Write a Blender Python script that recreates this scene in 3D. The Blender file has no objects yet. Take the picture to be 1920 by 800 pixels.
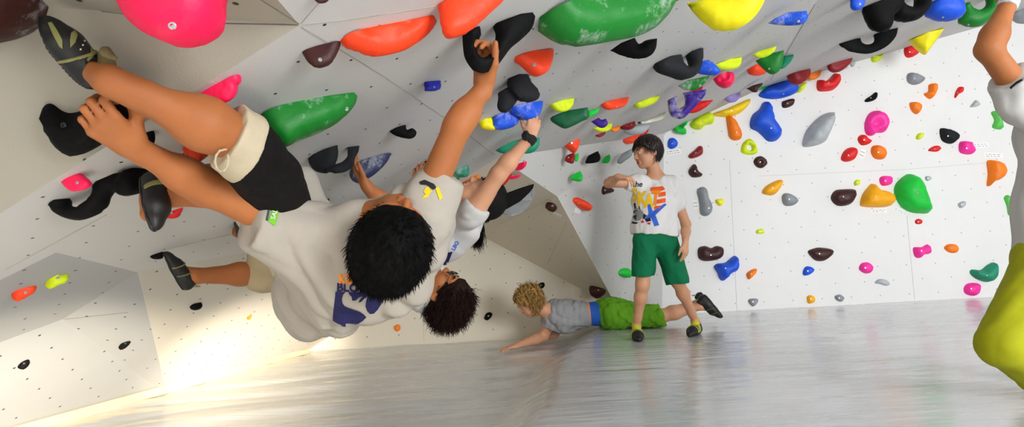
import bpy, bmesh, math, random
import numpy as np
from mathutils import Vector, Matrix, noise
from mathutils.bvhtree import BVHTree
from mathutils.geometry import delaunay_2d_cdt
random.seed(7)
SC = bpy.context.scene
COL = SC.collection
# ------------------------------------------------------------------ camera
FPX = 1100.0
CAM = Vector((0, 0, 0.65))
ROT = Matrix.Rotation(math.radians(93.8), 4, 'X') @ Matrix.Rotation(math.radians(-3.1), 4, 'Z')
cd = bpy.data.cameras.new('camera'); co = bpy.data.objects.new('camera', cd); COL.objects.link(co)
co.matrix_world = Matrix.Translation(CAM) @ ROT
cd.sensor_width = 36; cd.lens = 36*FPX/1920; cd.clip_start = 0.05; cd.clip_end = 200
SC.camera = co

def ray(px, py):
    return (ROT.to_3x3() @ Vector(((px-960)/FPX, (400-py)/FPX, -1))).normalized()
def at(px, py, y):                       # the point at depth y that the photo shows at (px, py)
    d = ray(px, py); return CAM + d*((y-CAM.y)/d.y)
def on_plane(px, py, p, n):
    d = ray(px, py); return CAM + d*((p-CAM).dot(n)/d.dot(n))
def on_z(px, py, z):
    return on_plane(px, py, Vector((0, 0, z)), Vector((0, 0, 1)))

def lin(c):
    return tuple((v/12.92 if v <= .04045 else ((v+.055)/1.055)**2.4) for v in c)
def hexc(h):
    return lin(tuple(int(h[i:i+2], 16)/255 for i in (0, 2, 4)))

# ------------------------------------------------------------------ materials
def new_mat(name):
    m = bpy.data.materials.new(name); m.use_nodes = True
    nt = m.node_tree; b = nt.nodes['Principled BSDF']
    return m, nt, b
def nd(nt, t, **k):
    n = nt.nodes.new(t)
    for a, v in k.items():
        if a in n.inputs: n.inputs[a].default_value = v
        else: setattr(n, a, v)
    return n
def mixc(nt, fac, a, b):
    m = nt.nodes.new('ShaderNodeMix'); m.data_type = 'RGBA'
    for key, v in ((0, fac), (6, a), (7, b)):
        if hasattr(v, 'links') or isinstance(v, bpy.types.NodeSocket): nt.links.new(v, m.inputs[key])
        else: m.inputs[key].default_value = v if key == 0 else tuple(v)+((1,) if len(v) == 3 else ())
    return m.outputs[2]
def ramp(nt, src, a, b):
    r = nt.nodes.new('ShaderNodeMapRange'); r.inputs[1].default_value = a; r.inputs[2].default_value = b
    nt.links.new(src, r.inputs[0]); return r.outputs[0]

def simple(name, h, rough=.5, var=.12, scale=18, bump=0, bscale=60, metal=0, sss=0, spec=.5, chalk=0, sheen=0):
    m, nt, b = new_mat(name)
    c = hexc(h) if isinstance(h, str) else h
    tc = nd(nt, 'ShaderNodeTexCoord')
    n1 = nd(nt, 'ShaderNodeTexNoise', Scale=scale, Detail=4.0)
    nt.links.new(tc.outputs['Object'], n1.inputs['Vector'])
    out = mixc(nt, ramp(nt, n1.outputs[0], .3, .7), tuple(v*(1-var) for v in c), tuple(min(1, v*(1+var)) for v in c))
    if chalk:
        n2 = nd(nt, 'ShaderNodeTexNoise', Scale=9.0, Detail=6.0, Roughness=.75)
        nt.links.new(tc.outputs['Object'], n2.inputs['Vector'])
        f = ramp(nt, n2.outputs[0], .60-.08*chalk, .72)
        mm = nd(nt, 'ShaderNodeMath', operation='MULTIPLY'); nt.links.new(f, mm.inputs[0]); mm.inputs[1].default_value = .75
        out = mixc(nt, mm.outputs[0], out, hexc('d8d8dc'))
    nt.links.new(out, b.inputs['Base Color'])
    b.inputs['Roughness'].default_value = rough; b.inputs['Metallic'].default_value = metal
    b.inputs['Specular IOR Level'].default_value = spec
    if sss:
        b.inputs['Subsurface Weight'].default_value = sss; b.inputs['Subsurface Radius'].default_value = (1, .35, .2)
        b.inputs['Subsurface Scale'].default_value = .01
    if sheen: b.inputs['Sheen Weight'].default_value = sheen
    if bump:
        n3 = nd(nt, 'ShaderNodeTexNoise', Scale=bscale, Detail=5.0)
        nt.links.new(tc.outputs['Object'], n3.inputs['Vector'])
        bp = nd(nt, 'ShaderNodeBump', Strength=bump, Distance=.01)
        nt.links.new(n3.outputs[0], bp.inputs['Height']); nt.links.new(bp.outputs[0], b.inputs['Normal'])
    return m

def panel_mat(name, h, spacing=.27, dot=.0055, dirt=.25):
    m, nt, b = new_mat(name)
    uv = nd(nt, 'ShaderNodeUVMap')
    sep = nd(nt, 'ShaderNodeSeparateXYZ'); nt.links.new(uv.outputs[0], sep.inputs[0])
    def math_(op, a, bb=None):
        n = nd(nt, 'ShaderNodeMath', operation=op)
        for i, v in enumerate((a, bb)):
            if v is None: continue
            if isinstance(v, (int, float)): n.inputs[i].default_value = v
            else: nt.links.new(v, n.inputs[i])
        return n.outputs[0]
    u = math_('DIVIDE', sep.outputs[0], spacing); v = math_('DIVIDE', sep.outputs[1], spacing/2)
    row = math_('FLOOR', v); odd = math_('MULTIPLY', math_('MODULO', math_('ADD', row, 100.0), 2.0), .5)
    fu = math_('SUBTRACT', math_('FRACT', math_('ADD', u, odd)), .5)
    fv = math_('SUBTRACT', math_('FRACT', v), .5)
    x = math_('MULTIPLY', fu, spacing); y = math_('MULTIPLY', fv, spacing/2)
    d = math_('SQRT', math_('ADD', math_('MULTIPLY', x, x), math_('MULTIPLY', y, y)))
    hole = ramp(nt, d, dot, dot*.7)
    big = nd(nt, 'ShaderNodeTexNoise', Scale=1.3, Detail=5.0, Roughness=.6); nt.links.new(uv.outputs[0], big.inputs['Vector'])
    sm = nd(nt, 'ShaderNodeTexNoise', Scale=14.0, Detail=6.0, Roughness=.7); nt.links.new(uv.outputs[0], sm.inputs['Vector'])
    c = hexc(h)
    base = mixc(nt, ramp(nt, big.outputs[0], .3, .7), tuple(v_*(1-.05) for v_ in c), c)
    smd = math_('MULTIPLY', ramp(nt, sm.outputs[0], .6, .85), dirt)
    base = mixc(nt, smd, base, tuple(v_*.62 for v_ in c))
    col = mixc(nt, hole, base, (.02, .02, .02))
    nt.links.new(col, b.inputs['Base Color'])
    b.inputs['Roughness'].default_value = .62
    g = nd(nt, 'ShaderNodeTexNoise', Scale=160.0, Detail=3.0); nt.links.new(uv.outputs[0], g.inputs['Vector'])
    hh = math_('SUBTRACT', g.outputs[0], math_('MULTIPLY', hole, 3.0))
    bp = nd(nt, 'ShaderNodeBump', Strength=.25, Distance=.003)
    nt.links.new(hh, bp.inputs['Height']); nt.links.new(bp.outputs[0], b.inputs['Normal'])
    return m

def mat_mat():
    m, nt, b = new_mat('silver_grey_mat_vinyl')
    tc = nd(nt, 'ShaderNodeTexCoord')
    def nz(scale, sx, sy, rot, det=4.0, dist=0.0):
        mp = nd(nt, 'ShaderNodeMapping'); mp.inputs['Scale'].default_value = (sx, sy, 1); mp.inputs['Rotation'].default_value = (0, 0, rot)
        nt.links.new(tc.outputs['Object'], mp.inputs[0])
        n = nd(nt, 'ShaderNodeTexNoise', Scale=scale, Detail=det, Roughness=.6, Distortion=dist); nt.links.new(mp.outputs[0], n.inputs['Vector'])
        return n.outputs[0]
    a = nz(1.0, .7, 4, .08, 3.0, dist=.8); c = nz(2.2, .5, 6, -.12, 3.0, .8); e = nz(90, 1, 1, 0, 2.0); cl = nz(.8, 1, 1, 0, 3.0)
    col = mixc(nt, ramp(nt, cl, .3, .7), hexc('c6c8ca'), hexc('d6d8da'))
    nt.links.new(col, b.inputs['Base Color'])
    r = nd(nt, 'ShaderNodeMapRange'); r.inputs[1].default_value = .3; r.inputs[2].default_value = .75
    r.inputs[3].default_value = .16; r.inputs[4].default_value = .34; nt.links.new(c, r.inputs[0]); nt.links.new(r.outputs[0], b.inputs['Roughness'])
    prev = None
    for src, st, ds in ((a, .35, .03), (c, .22, .010), (e, .04, .001)):
        bp = nd(nt, 'ShaderNodeBump', Strength=st, Distance=ds); nt.links.new(src, bp.inputs['Height'])
        if prev: nt.links.new(prev, bp.inputs['Normal'])
        prev = bp.outputs[0]
    nt.links.new(prev, b.inputs['Normal'])
    b.inputs['Specular IOR Level'].default_value = .7
    b.inputs['Coat Weight'].default_value = .45; b.inputs['Coat Roughness'].default_value = .12; nt.links.new(prev, b.inputs['Coat Normal'])
    return m

# ------------------------------------------------------------------ object helpers
def link(name, me, mat=None, parent=None, loc=None):
    o = bpy.data.objects.new(name, me); COL.objects.link(o)
    if mat is not None and hasattr(me, 'materials') and not len(me.materials): me.materials.append(mat)
    if parent: o.parent = parent; 
    if loc is not None: o.location = loc
    return o
def tag(o, label=None, cat=None, group=None, kind=None):
    if label: o['label'] = label
    if cat: o['category'] = cat
    if group: o['group'] = group
    if kind: o['kind'] = kind
    return o
def mesh(name, verts, faces, smooth=True):
    me = bpy.data.meshes.new(name); me.from_pydata([tuple(v) for v in verts], [], faces); me.update()
    if smooth:
        me.polygons.foreach_set('use_smooth', [True]*len(me.polygons))
    return me
# ------------------------------------------------------------------ the room: faceted bouldering cave
YW = 5.5
O_ = at(1245, 250, YW)
_s = (O_.z - .4*O_.x - 1.35)/YW
RP = Vector((0, 0, 1.35)); RN = Vector((.4, _s, -1)).normalized()
def onR(px, py): return on_plane(px, py, RP, RN)
def zR(x, y): return 1.35 + .4*x + _s*y
V1 = onR(562, 47); K = onR(0, 400); K2 = K + (K-V1)*.6
Q = onR(105, 473); P0 = onR(0, 525); P2 = P0 + (P0-Q)*1.2
S_ = onR(258, 510); T_ = onR(480, 470); M_ = onR(860, 340); N_ = onR(935, 295)
F2x = O_.x + .95; F2 = Vector((F2x, YW, zR(F2x, YW))); F1 = onR(1530, 5)
F0 = F1 + (F1-F2)*1.7
G_ = at(1850, 47, YW)
Vx = Vector((-.43, -1.2, zR(-.43, -1.2)))
NR2 = (F1-F2).cross(G_-F2).normalized()
if NR2.z > 0: NR2.negate()
def onR2z(x, y): return F2.z - (NR2.x*(x-F2.x) + NR2.y*(y-F2.y))/NR2.z
D0 = at(0, 0, 1.1)
ND = (V1-K).cross(D0-K).normalized()
if ND.y > 0: ND.negate()
def onD(px, py): return on_plane(px, py, K, ND)
D1 = onD(180, 20); D2 = onD(-250, -12)
ZF = -.09
B2 = on_z(560, 660, ZF); B0 = on_z(60, 800, ZF); B1 = B2 + (B0-B2)*.62; B0x = B2 + (B0-B2)*2.0
J_ = at(118, 598, 2.5)
Bv = at(1158, 578, 5.2)
A_ = on_plane(1045, 368, O_, (O_-N_).cross(Bv-N_)); A_ = at(1045, 368, A_.y+.2)
B3 = Vector((Bv.x+.03, 5.12, ZF-.05))
Cv = on_plane(900, 440, B2, (B3-B2).cross(Bv-B2))
Wb = Vector((at(1240, 600, YW).x, YW, ZF-.03))
XR = 6.5
WR = Vector((XR, YW, onR2z(XR, YW)))
BB0, BB2 = B0x.copy(), B2.copy()
for v in (B0x, B1, B2): v.z -= .04
def facets(name, polys, mat):
    verts = []; faces = []; uvs = []
    for poly in polys:
        c = sum(poly, Vector())/len(poly)
        n = Vector((0, 0, 0))
        for i in range(len(poly)):
            a, b_ = poly[i], poly[(i+1) % len(poly)]
            n += Vector(((a.y-b_.y)*(a.z+b_.z), (a.z-b_.z)*(a.x+b_.x), (a.x-b_.x)*(a.y+b_.y)))
        n.normalize()
        if n.dot(Vector((.3, 1.5, .4))-c) < 0: poly = poly[::-1]; n = -n
        k = len(verts); verts += poly; faces.append(list(range(k, k+len(poly))))
        u = Vector((0, 0, 1)).cross(n)
        u = Vector((1, 0, 0)) if u.length < .05 else u.normalized()
        if abs(n.z) > .8: u = Vector((1, 0, 0)); u = (u - n*u.dot(n)).normalized()
        v = n.cross(u)
        uvs += [(p.dot(u), p.dot(v)) for p in poly]
    me = mesh(name, verts, faces, False)
    ul = me.uv_layers.new(name='UVMap')
    for i, w in enumerate(uvs): ul.data[i].uv = w
    o = link(name, me, mat); o['kind'] = 'structure'
    md = o.modifiers.new('thickness', 'SOLIDIFY'); md.thickness = .004; md.offset = -1
    return o, (verts, faces)
WALLMAT = panel_mat('painted_panel_white', 'e6e5e3', .27, .0047)
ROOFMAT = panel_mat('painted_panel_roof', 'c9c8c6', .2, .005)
LEFTMAT = panel_mat('painted_panel_left', 'cfc9bd', .2, .006)
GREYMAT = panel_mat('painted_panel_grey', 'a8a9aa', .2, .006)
LOWMAT = panel_mat('panel_warm_lit', 'dcd4c3', .27, .0055, .35)  # cream tint carries the warm light on the lower wall
DARKMAT = panel_mat('panel_ceiling_shade', 'a9a496', .3, .007)  # deeper tone holds the shade of facets turned away from the light
rc = []
def addf(*a):
    o, g = facets(*a); rc.append(g); return o
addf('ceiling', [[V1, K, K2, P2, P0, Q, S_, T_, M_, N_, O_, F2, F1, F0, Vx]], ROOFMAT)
fr = [F0, F1, F2, G_, WR, Vector((XR, 3.0, onR2z(XR, 3.0))), Vector((3.4, .5, onR2z(3.4, .5))), Vector((2.2, F0.y, onR2z(2.2, F0.y)))]
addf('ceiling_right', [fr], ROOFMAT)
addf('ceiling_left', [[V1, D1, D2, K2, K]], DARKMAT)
UL = Vector((-1.7, -1.2, 1.45))
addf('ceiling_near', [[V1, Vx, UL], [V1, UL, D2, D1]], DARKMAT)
XL = Vector((-3.2, .6, zR(-3.2, .6)))
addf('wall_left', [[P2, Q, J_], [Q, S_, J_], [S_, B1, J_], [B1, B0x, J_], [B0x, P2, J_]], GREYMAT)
addf('wall_left_far', [[S_, T_, B1], [T_, B2, B1], [T_, M_, B2]], LEFTMAT)
addf('wall_middle', [[M_, Cv, B2], [M_, N_, A_, Cv], [Cv, A_, Bv], [Cv, Bv, B3], [Cv, B3, B2]], LOWMAT)
addf('wall_corner', [[N_, O_, A_], [O_, Bv, A_], [O_, Wb, Bv], [Bv, Wb, B3]], panel_mat('panel_corner_shade', 'c6c5c2', .27))  # darker than the back wall: shade of these facets is in the colour
addf('wall_back', [[O_, F2, G_, WR, Vector((XR, YW, ZF-.03)), Wb]], WALLMAT)
_v = []; _f = []
for vv, ff in rc:
    k = len(_v); _v += vv; _f += [[i+k for i in f] for f in ff]
ROOM = BVHTree.FromPolygons(_v, _f, all_triangles=False)
def hitw(px, py):
    d = ray(px, py); h = ROOM.ray_cast(CAM, d)
    if h[0] is None: raise RuntimeError('no wall at %s %s' % (px, py))
    n = h[1]
    if n.dot(d) > 0: n = -n
    return h[0], n

# panel joints
SEAMMAT = simple('dark_joint', '77746c', .8)
SEAMSOFT = simple('filled_joint', 'a9a69a', .8)
_tn = [0]
def seam(pts, w=.002, mat=None):
    w *= .6
    P = [hitw(*p) for p in pts]
    verts = []; faces = []
    for i in range(len(P)-1):
        (a, n), (b, n2) = P[i], P[i+1]
        t = (b-a).normalized(); s = n.cross(t).normalized()*w
        k = len(verts)
        for q in (a, b):
            verts += [q-s-n*.001, q+s-n*.001, q+s+n*.0012, q-s+n*.0012]
        faces += [[k+3, k+2, k+6, k+7], [k, k+4, k+5, k+1], [k, k+3, k+7, k+4], [k+1, k+5, k+6, k+2], [k, k+1, k+2, k+3], [k+4, k+7, k+6, k+5]]
    _tn[0] += 1
    o = link('trim_%d' % _tn[0], mesh('joint', verts, faces, False), mat or SEAMMAT); o['kind'] = 'structure'
seam([(565, 50), (720, 143), (838, 223), (928, 290)], .0022, SEAMSOFT)
seam([(560, 44), (490, 0)], .0015)
seam([(564, 44), (602, 0)], .0015, SEAMSOFT)
seam([(568, 46), (650, 37), (960, -10)], .0015, SEAMSOFT)
seam([(558, 46.5), (380, 43), (190, 21)], .0015)
seam([(1528, 8), (1445, 150)], .0025)
seam([(1698, 380), (1715, 562)], .0018, SEAMSOFT)
seam([(1368, 300), (1382, 585)], .0018, SEAMSOFT)
seam([(1420, 330), (1690, 318), (1850, 305)], .0015, SEAMSOFT)
seam([(793, 575), (795, 640)], .0018, SEAMSOFT)
seam([(1063, 415), (1025, 497)], .002, SEAMSOFT)
seam([(122, 598), (240, 585)], .0018)
seam([(10, 505), (200, 402)], .002, SEAMSOFT)
seam([(300, 470), (470, 430)], .0015, SEAMSOFT)

# ---- floor mats: high mat on the right, lower sheet on the left
def fold_x(y): return -.50 + .235*y + .03*math.sin(y*3.1)
def floor_z(x, y):
    s = (x - (fold_x(y)-.27))/.27
    s = min(1, max(0, s)); s = s*s*(3-2*s)
    z = ZF + (0-ZF)*s
    w = (1-s)
    q = noise.noise(Vector((x*1.1+y*.5, y*6-x*1.6, 3.1)))
    z += w*.016*q + s*(.0025*noise.noise(Vector((x*1.2, y*4, 7))))
    z += .010*noise.noise(Vector((x*4+y*3, y*13-x*5, 1)))*(4*s*w)
    return z
nx, ny = 330, 230
xs = np.linspace(-4.2, 8.5, nx); ys = np.linspace(-2.5, 5.62, ny)
fv = [(x, y, floor_z(x, y)) for y in ys for x in xs]
ff = [(j*nx+i, j*nx+i+1, (j+1)*nx+i+1, (j+1)*nx+i) for j in range(ny-1) for i in range(nx-1)]
fl = link('floor', mesh('floor', fv, ff), mat_mat()); fl['kind'] = 'structure'

_wr = facets('wall_right_unseen', [[Vector((6.4, -3.0, -.1)), Vector((6.4, YW, -.1)), Vector((6.4, YW, onR2z(6.4, YW))), Vector((6.4, -3.0, onR2z(6.4, 3.0)))]], WALLMAT)  # unseen wall, added to keep daylight from the open right side out
# ---- board along the foot of the left wall
def beam(name, a, b, w, h, mat, off=Vector()):
    t = (b-a).normalized(); s = Vector((0, 0, 1)).cross(t).normalized()
    bm = bmesh.new(); vs = []
    for q in (a, b):
        for (i, j) in ((0, 0), (1, 0), (1, 1), (0, 1)):
            vs.append(bm.verts.new(q + off - s*(w*i) + Vector((0, 0, h*j))))
    for f in ((0, 1, 2, 3), (7, 6, 5, 4), (0, 4, 5, 1), (1, 5, 6, 2), (2, 6, 7, 3), (3, 7, 4, 0)): bm.faces.new([vs[i] for i in f])
    bmesh.ops.bevel(bm, geom=bm.edges[:], offset=.004, segments=2, affect='EDGES')
    me = bpy.data.meshes.new(name); bm.to_mesh(me); bm.free()
    return link(name, me, mat)
BOARD = simple('pale_board_wood', 'cdbf9f', .6, .08, 6)
bo = beam('baseboard_left', BB0, BB2, .11, .060, BOARD, Vector((.0, 0, -.01))); bo['kind'] = 'structure'
# ------------------------------------------------------------------ climbing holds
HC = {'brown': '3a1510', 'maroon': '8c1219', 'pink': 'ff1153', 'magenta': 'ff2fa0', 'fluo': 'ff4316', 'orange': 'ff7f08', 'amber': 'ffae05',
      'green': '0b7a22', 'bgreen': '10c23c', 'grass': '5cc552', 'teal': '128a67', 'dgreen': '0a5c38', 'yellow': 'f4e60a', 'lime': 'd3e610', 'gold': 'ffcf0a', 'blue': '1554d8',
      'navy': '232c52', 'royal': '14209e', 'purple': '3b1c8c', 'lavender': '9a86c8', 'grey': '8c9196', 'lgrey': 'b2b7bb', 'black': '070708',
      'charcoal': '222326', 'red': 'e01a1c', 'cream': 'd9d8c4'}
HM = {}
def hmat(c, chalk):
    k = (c, chalk)
    if k not in HM:
        HM[k] = simple('hold_%s%s' % (c, '_chalked' if chalk else ''), HC[c], .5 if c not in ('black', 'charcoal') else .7, .1, 14, .18, 55, chalk=chalk, spec=.4 if c not in ('black', 'charcoal') else .15)
    return HM[k]
BOLT = simple('steel_bolt', 'b9b9bb', .35, .05, metal=.7)
BOLTDARK = simple('dark_bolt', '25211f', .5)
def catmull(pts, closed=True, n=3):
    out = []; N = len(pts)
    R_ = range(N) if closed else range(N-1)
    for i in R_:
        p0 = pts[(i-1) % N] if closed or i > 0 else pts[i]
        p1 = pts[i]; p2 = pts[(i+1) % N]; p3 = pts[(i+2) % N] if closed or i+2 < N else p2
        for k in range(n):
            t = k/n
            out.append(.5*((2*p1)+(p2-p0)*t+(2*p0-5*p1+4*p2-p3)*t*t+(3*p1-p0-3*p2+p3)*t**3))
    if not closed: out.append(pts[-1].copy())
    return out
def P2D(s):
    return [tuple(float(q) for q in w.split(',')) for w in s.split()]
def fill(loops2, grid):
    """loops2: outer + hole loops of 2D Vectors -> verts, tris of the area, with inner grid points"""
    pts = []; edges = []; faces = []
    def add_loop(lp):
        k = len(pts); pts.extend(lp); n = len(lp)
        edges.extend([(k+i, k+(i+1) % n) for i in range(n)]); return list(range(k, k+n))
    fo = add_loop(loops2[0])
    for h in loops2[1:]: add_loop(h)
    def inside(p, lp):
        c = False; j = len(lp)-1
        for i in range(len(lp)):
            a, b = lp[i], lp[j]
            if (a.y > p.y) != (b.y > p.y) and p.x < (b.x-a.x)*(p.y-a.y)/(b.y-a.y)+a.x: c = not c
            j = i
        return c
    segs = []
    for lp in loops2:
        for i in range(len(lp)): segs.append((lp[i], lp[(i+1) % len(lp)]))
    xs_ = [p.x for p in loops2[0]]; ys_ = [p.y for p in loops2[0]]
    A = np.array([[a.x, a.y] for a, b in segs]); B = np.array([[b.x, b.y] for a, b in segs])
    y = min(ys_)+grid*.5; r = 0
    while y < max(ys_):
        x = min(xs_)+grid*(.5 if r % 2 else .1)
        while x < max(xs_):
            p = Vector((x, y))
            if inside(p, loops2[0]) and not any(inside(p, h) for h in loops2[1:]):
                if dist_seg(np.array([[x, y]]), A, B)[0] > grid*.45: pts.append(p)
            x += grid
        y += grid*.87; r += 1
    vs_, es_, fs_, _, _, _ = delaunay_2d_cdt([Vector(p) for p in pts], edges, [], 0, 1e-7)
    out = []
    for f in fs_:
        c = Vector((sum(vs_[i].x for i in f)/len(f), sum(vs_[i].y for i in f)/len(f)))
        if inside(c, loops2[0]) and not any(inside(c, h) for h in loops2[1:]): out.append(list(f))
    return vs_, out
def dist_seg(P, A, B):
    AB = B-A; L = (AB**2).sum(1)+1e-12
    d = P[:, None, :]-A[None]
    t = np.clip((d*AB[None]).sum(2)/L[None], 0, 1)
    q = d-t[..., None]*AB[None]
    return np.sqrt((q**2).sum(2)).min(1)
def bolt_mesh(r):
    bm = bmesh.new()
    ring = []
    prof = [(r, 0), (r, r*.45), (r*.8, r*.6), (r*.45, r*.6), (r*.4, r*.2), (0.0, r*.2)]
    n = 12; prev = None
    for (a, z) in prof:
        if a == 0:
            c = bm.verts.new((0, 0, z))
            for i in range(n): bm.faces.new((prev[i], prev[(i+1) % n], c))
        else:
            cur = [bm.verts.new((a*math.cos(6.2832*i/n), a*math.sin(6.2832*i/n), z)) for i in range(n)]
            if prev:
                for i in range(n): bm.faces.new((prev[i], prev[(i+1) % n], cur[(i+1) % n], cur[i]))
            prev = cur
    me = bpy.data.meshes.new('bolt'); bm.to_mesh(me); bm.free(); me.materials.append(BOLT); return me
_bolts = {}
LABELS = {}
def hold(color, label, spec, *a, **k):
    try: return hold_(color, label, spec, *a, **k)
    except ValueError as e:
        print('FALLBACK', label, e); return hold_(color, label, spec.replace('|', ' '), *a, **k)
def hold_(color, label, spec, thick=None, bolt=None, chalk=0, dimples=(), hole=None, name='climbing_hold', facet=0.0, group=None, mode=None, dark=False, T=None):
    tops, _, bots = spec.partition('|')
    roof = bool(bots)
    seed = len(LABELS)*3.7
    if roof:
        top = P2D(tops); bot = P2D(bots)
        L, nl = hitw(*top[0]); R, nr = hitw(*top[-1])
        plen = math.dist(top[0], top[-1])/FPX*(L-CAM).length
        n = nl
        if nl.z > -.6 and nr.z < -.6:
            n = nr; L = on_plane(*top[0], R, n)
            if (L-R).length > 1.7*plen: L = CAM+ray(*top[0])*(R-CAM).length
        elif (nl-nr).length > .02:
            R = on_plane(*top[-1], L, n)
        if not (.5*plen < (R-L).length < 1.7*plen) or (R-CAM).dot(ray(*top[-1])) < 0: R = CAM+ray(*top[-1])*(L-CAM).length
        u = (R-L); u = (u-n*u.dot(n)).normalized(); vax = n - u*n.dot(u); vax.normalize()   # v points away from the roof
        w = u.cross(vax).normalized()
        if w.dot(CAM-L) < 0: w = -w
        c = (L+R)/2
        if abs(w.dot((CAM-c).normalized())) < .35: raise ValueError('edge-on')
        mid = [q for q in top[1:-1]]
        fwd = 0
        for q in mid:
            h, hn = hitw(*q)
            qq = on_plane(q[0], q[1], c, w)
            if (qq-c).dot(vax) < .0: fwd = max(fwd, (h-c).dot(w))
        def p2(q):
            h = on_plane(q[0], q[1], c, w)-c; return Vector((h.dot(u), h.dot(vax)))
        lt = [p2(q) for q in top]; lb = [p2(q) for q in bot]
        H = max(p.y for p in lt+lb); W_ = max(p.x for p in lt+lb)-min(p.x for p in lt+lb)
        tol = .1*H
        chain = catmull([lt[-1]]+lb+[lt[0]], False, 3)
        nt_ = []; i = 0
        while i < len(lt):
            if 0 < i < len(lt)-1 and lt[i].y >= tol:
                j = i
                while j < len(lt)-1 and lt[j].y >= tol: j += 1
                seg = catmull(lt[i-1:j+1], False, 4)
                nt_ += seg[1:-1]; i = j
            else: nt_.append(lt[i]); i += 1
        lt = nt_
        loop = lt[:-1]+chain[:-1]
        for p in loop: p.y = max(p.y, -.001)
        if len(lt) > 2:   # keep contact points on the roof
            for p in loop[:len(lt)]:
                if p.y < tol: p.y = -.001
        loop[0].y = -.001
        if max(p.y for p in loop) < .004: raise ValueError('flat')
        loops = [loop]
        size = min(W_, H)
        t = thick if thick else .42*min(W_, 1.4*H)
        tf = max(t*.45, min(fwd, t*1.1)); tb = t
    else:
        pts = P2D(tops)
        cx = sum(p[0] for p in pts)/len(pts); cy = sum(p[1] for p in pts)/len(pts)
        c, n = hitw(cx, cy)
        tc_ = (CAM-c).normalized()
        if n.dot(tc_) < .75: n = (n*1.0+tc_*(1.1 if n.dot(tc_) < .5 else .5)).normalized()
        w = n
        u = Vector((1, 0, 0)); u = (u-n*u.dot(n)).normalized(); vax = -n.cross(u)
        def p2(q):
            h = on_plane(q[0], q[1], c, n)-c; return Vector((h.dot(u), h.dot(vax)))
        loop = catmull([p2(q) for q in pts], True, 3)
        loops = [loop]
        if hole: loops.append(catmull([p2(q) for q in P2D(hole)], True, 3))
        W_ = max(p.x for p in loop)-min(p.x for p in loop); H = max(p.y for p in loop)-min(p.y for p in loop)
        size = min(W_, H); t = thick if thick else .42*size; tf = t; tb = 0
    px = max(W_, H)
    vs_, fs_ = fill(loops, max(size/9, px/26))
    P = np.array([[v.x, v.y] for v in vs_])
    segA = []; segB = []
    for lp in loops:
        for i in range(len(lp)):
            a, b = lp[i], lp[(i+1) % len(lp)]
            if roof and a.y < -.0005 and b.y < -.0005: continue
            segA.append((a.x, a.y)); segB.append((b.x, b.y))
    D = dist_seg(P, np.array(segA), np.array(segB))
    Rr = min(.5*size, D.max()*1.02)*1.0
    k = np.clip(D/Rr, 0, 1); prof = np.sqrt(np.clip(1-(1-k)**2.2, 0, 1))
    dmp = np.zeros(len(P))
    for (dx, dy, dr, dd) in dimples:
        if roof: q = on_plane(dx, dy, c+w*tf*.5, w)-c
        else: q = on_plane(dx, dy, c+w*tf*.6, w)-c
        q2 = np.array([q.dot(u), q.dot(vax)]); r_ = dr/FPX*(c-CAM).length
        dmp += dd*np.exp(-((P-q2)**2).sum(1)/(r_*r_))
    nzv = np.array([noise.noise(Vector((p[0]/px*3+seed, p[1]/px*3, seed*.3))) + .5*noise.noise(Vector((p[0]/px*8, p[1]/px*8+seed, 1))) for p in P])
    if facet:
        fz = np.round(nzv*4)/4; nzv = nzv*(1-facet)+fz*facet
    amp = ((.05 if color in ('black', 'charcoal') else .11)+.25*facet)
    hf = tf*np.clip(prof*(1+amp*nzv)-dmp*prof, 0, None)
    lip = 0 if roof else .25*t*np.ones(len(P))
    nV = len(P)
    front = [u*P[i][0]+vax*P[i][1]+w*(float(hf[i])+(float(lip[i]) if not roof else 0)) for i in range(nV)]
    if roof:
        hb = tb*np.clip(prof*(1+amp*nzv), 0, None)
        back = [u*P[i][0]+vax*P[i][1]-w*float(hb[i]) for i in range(nV)]
    else:
        back = [u*P[i][0]*1.03+vax*P[i][1]*1.03-w*.0005 for i in range(nV)]
    ec = {}
    for f in fs_:
        for i in range(len(f)):
            e = (f[i], f[(i+1) % len(f)]); ec[e] = 1
    bnd = [e for e in ec if (e[1], e[0]) not in ec]
    verts = front+back
    fl_ = u.cross(vax).dot(w)
    faces = []
    for f in fs_:
        faces.append(list(f) if fl_ > 0 else list(f)[::-1])
        g = [i+nV for i in f]; faces.append(g[::-1] if fl_ > 0 else g)
    for a, b in bnd:
        q = [a, a+nV, b+nV, b]
        faces.append(q if fl_ > 0 else q[::-1])
    bm = bmesh.new(); bv = [bm.verts.new(v) for v in verts]
    for f in faces:
        try: bm.faces.new([bv[i] for i in f])
        except ValueError: pass
    bmesh.ops.remove_doubles(bm, verts=bm.verts, dist=1e-5)
    bmesh.ops.dissolve_degenerate(bm, edges=bm.edges, dist=1e-6)
    loosev = [v for v in bm.verts if not v.link_faces]
    bmesh.ops.delete(bm, geom=loosev, context='VERTS')
    bmesh.ops.recalc_face_normals(bm, faces=bm.faces)
    me = bpy.data.meshes.new(name); bm.to_mesh(me)
    me.polygons.foreach_set('use_smooth', [True]*len(me.polygons))
    try:
        me.set_sharp_from_angle(angle=math.radians(55))
    except Exception: pass
    o = link(name, me, hmat(color, chalk), None, c)
    tag(o, label, 'climbing hold', group)
    LABELS.setdefault(label, []).append(o)
    # bolt
    if bolt is None and not roof and not hole: bolt = 'c'
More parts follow.
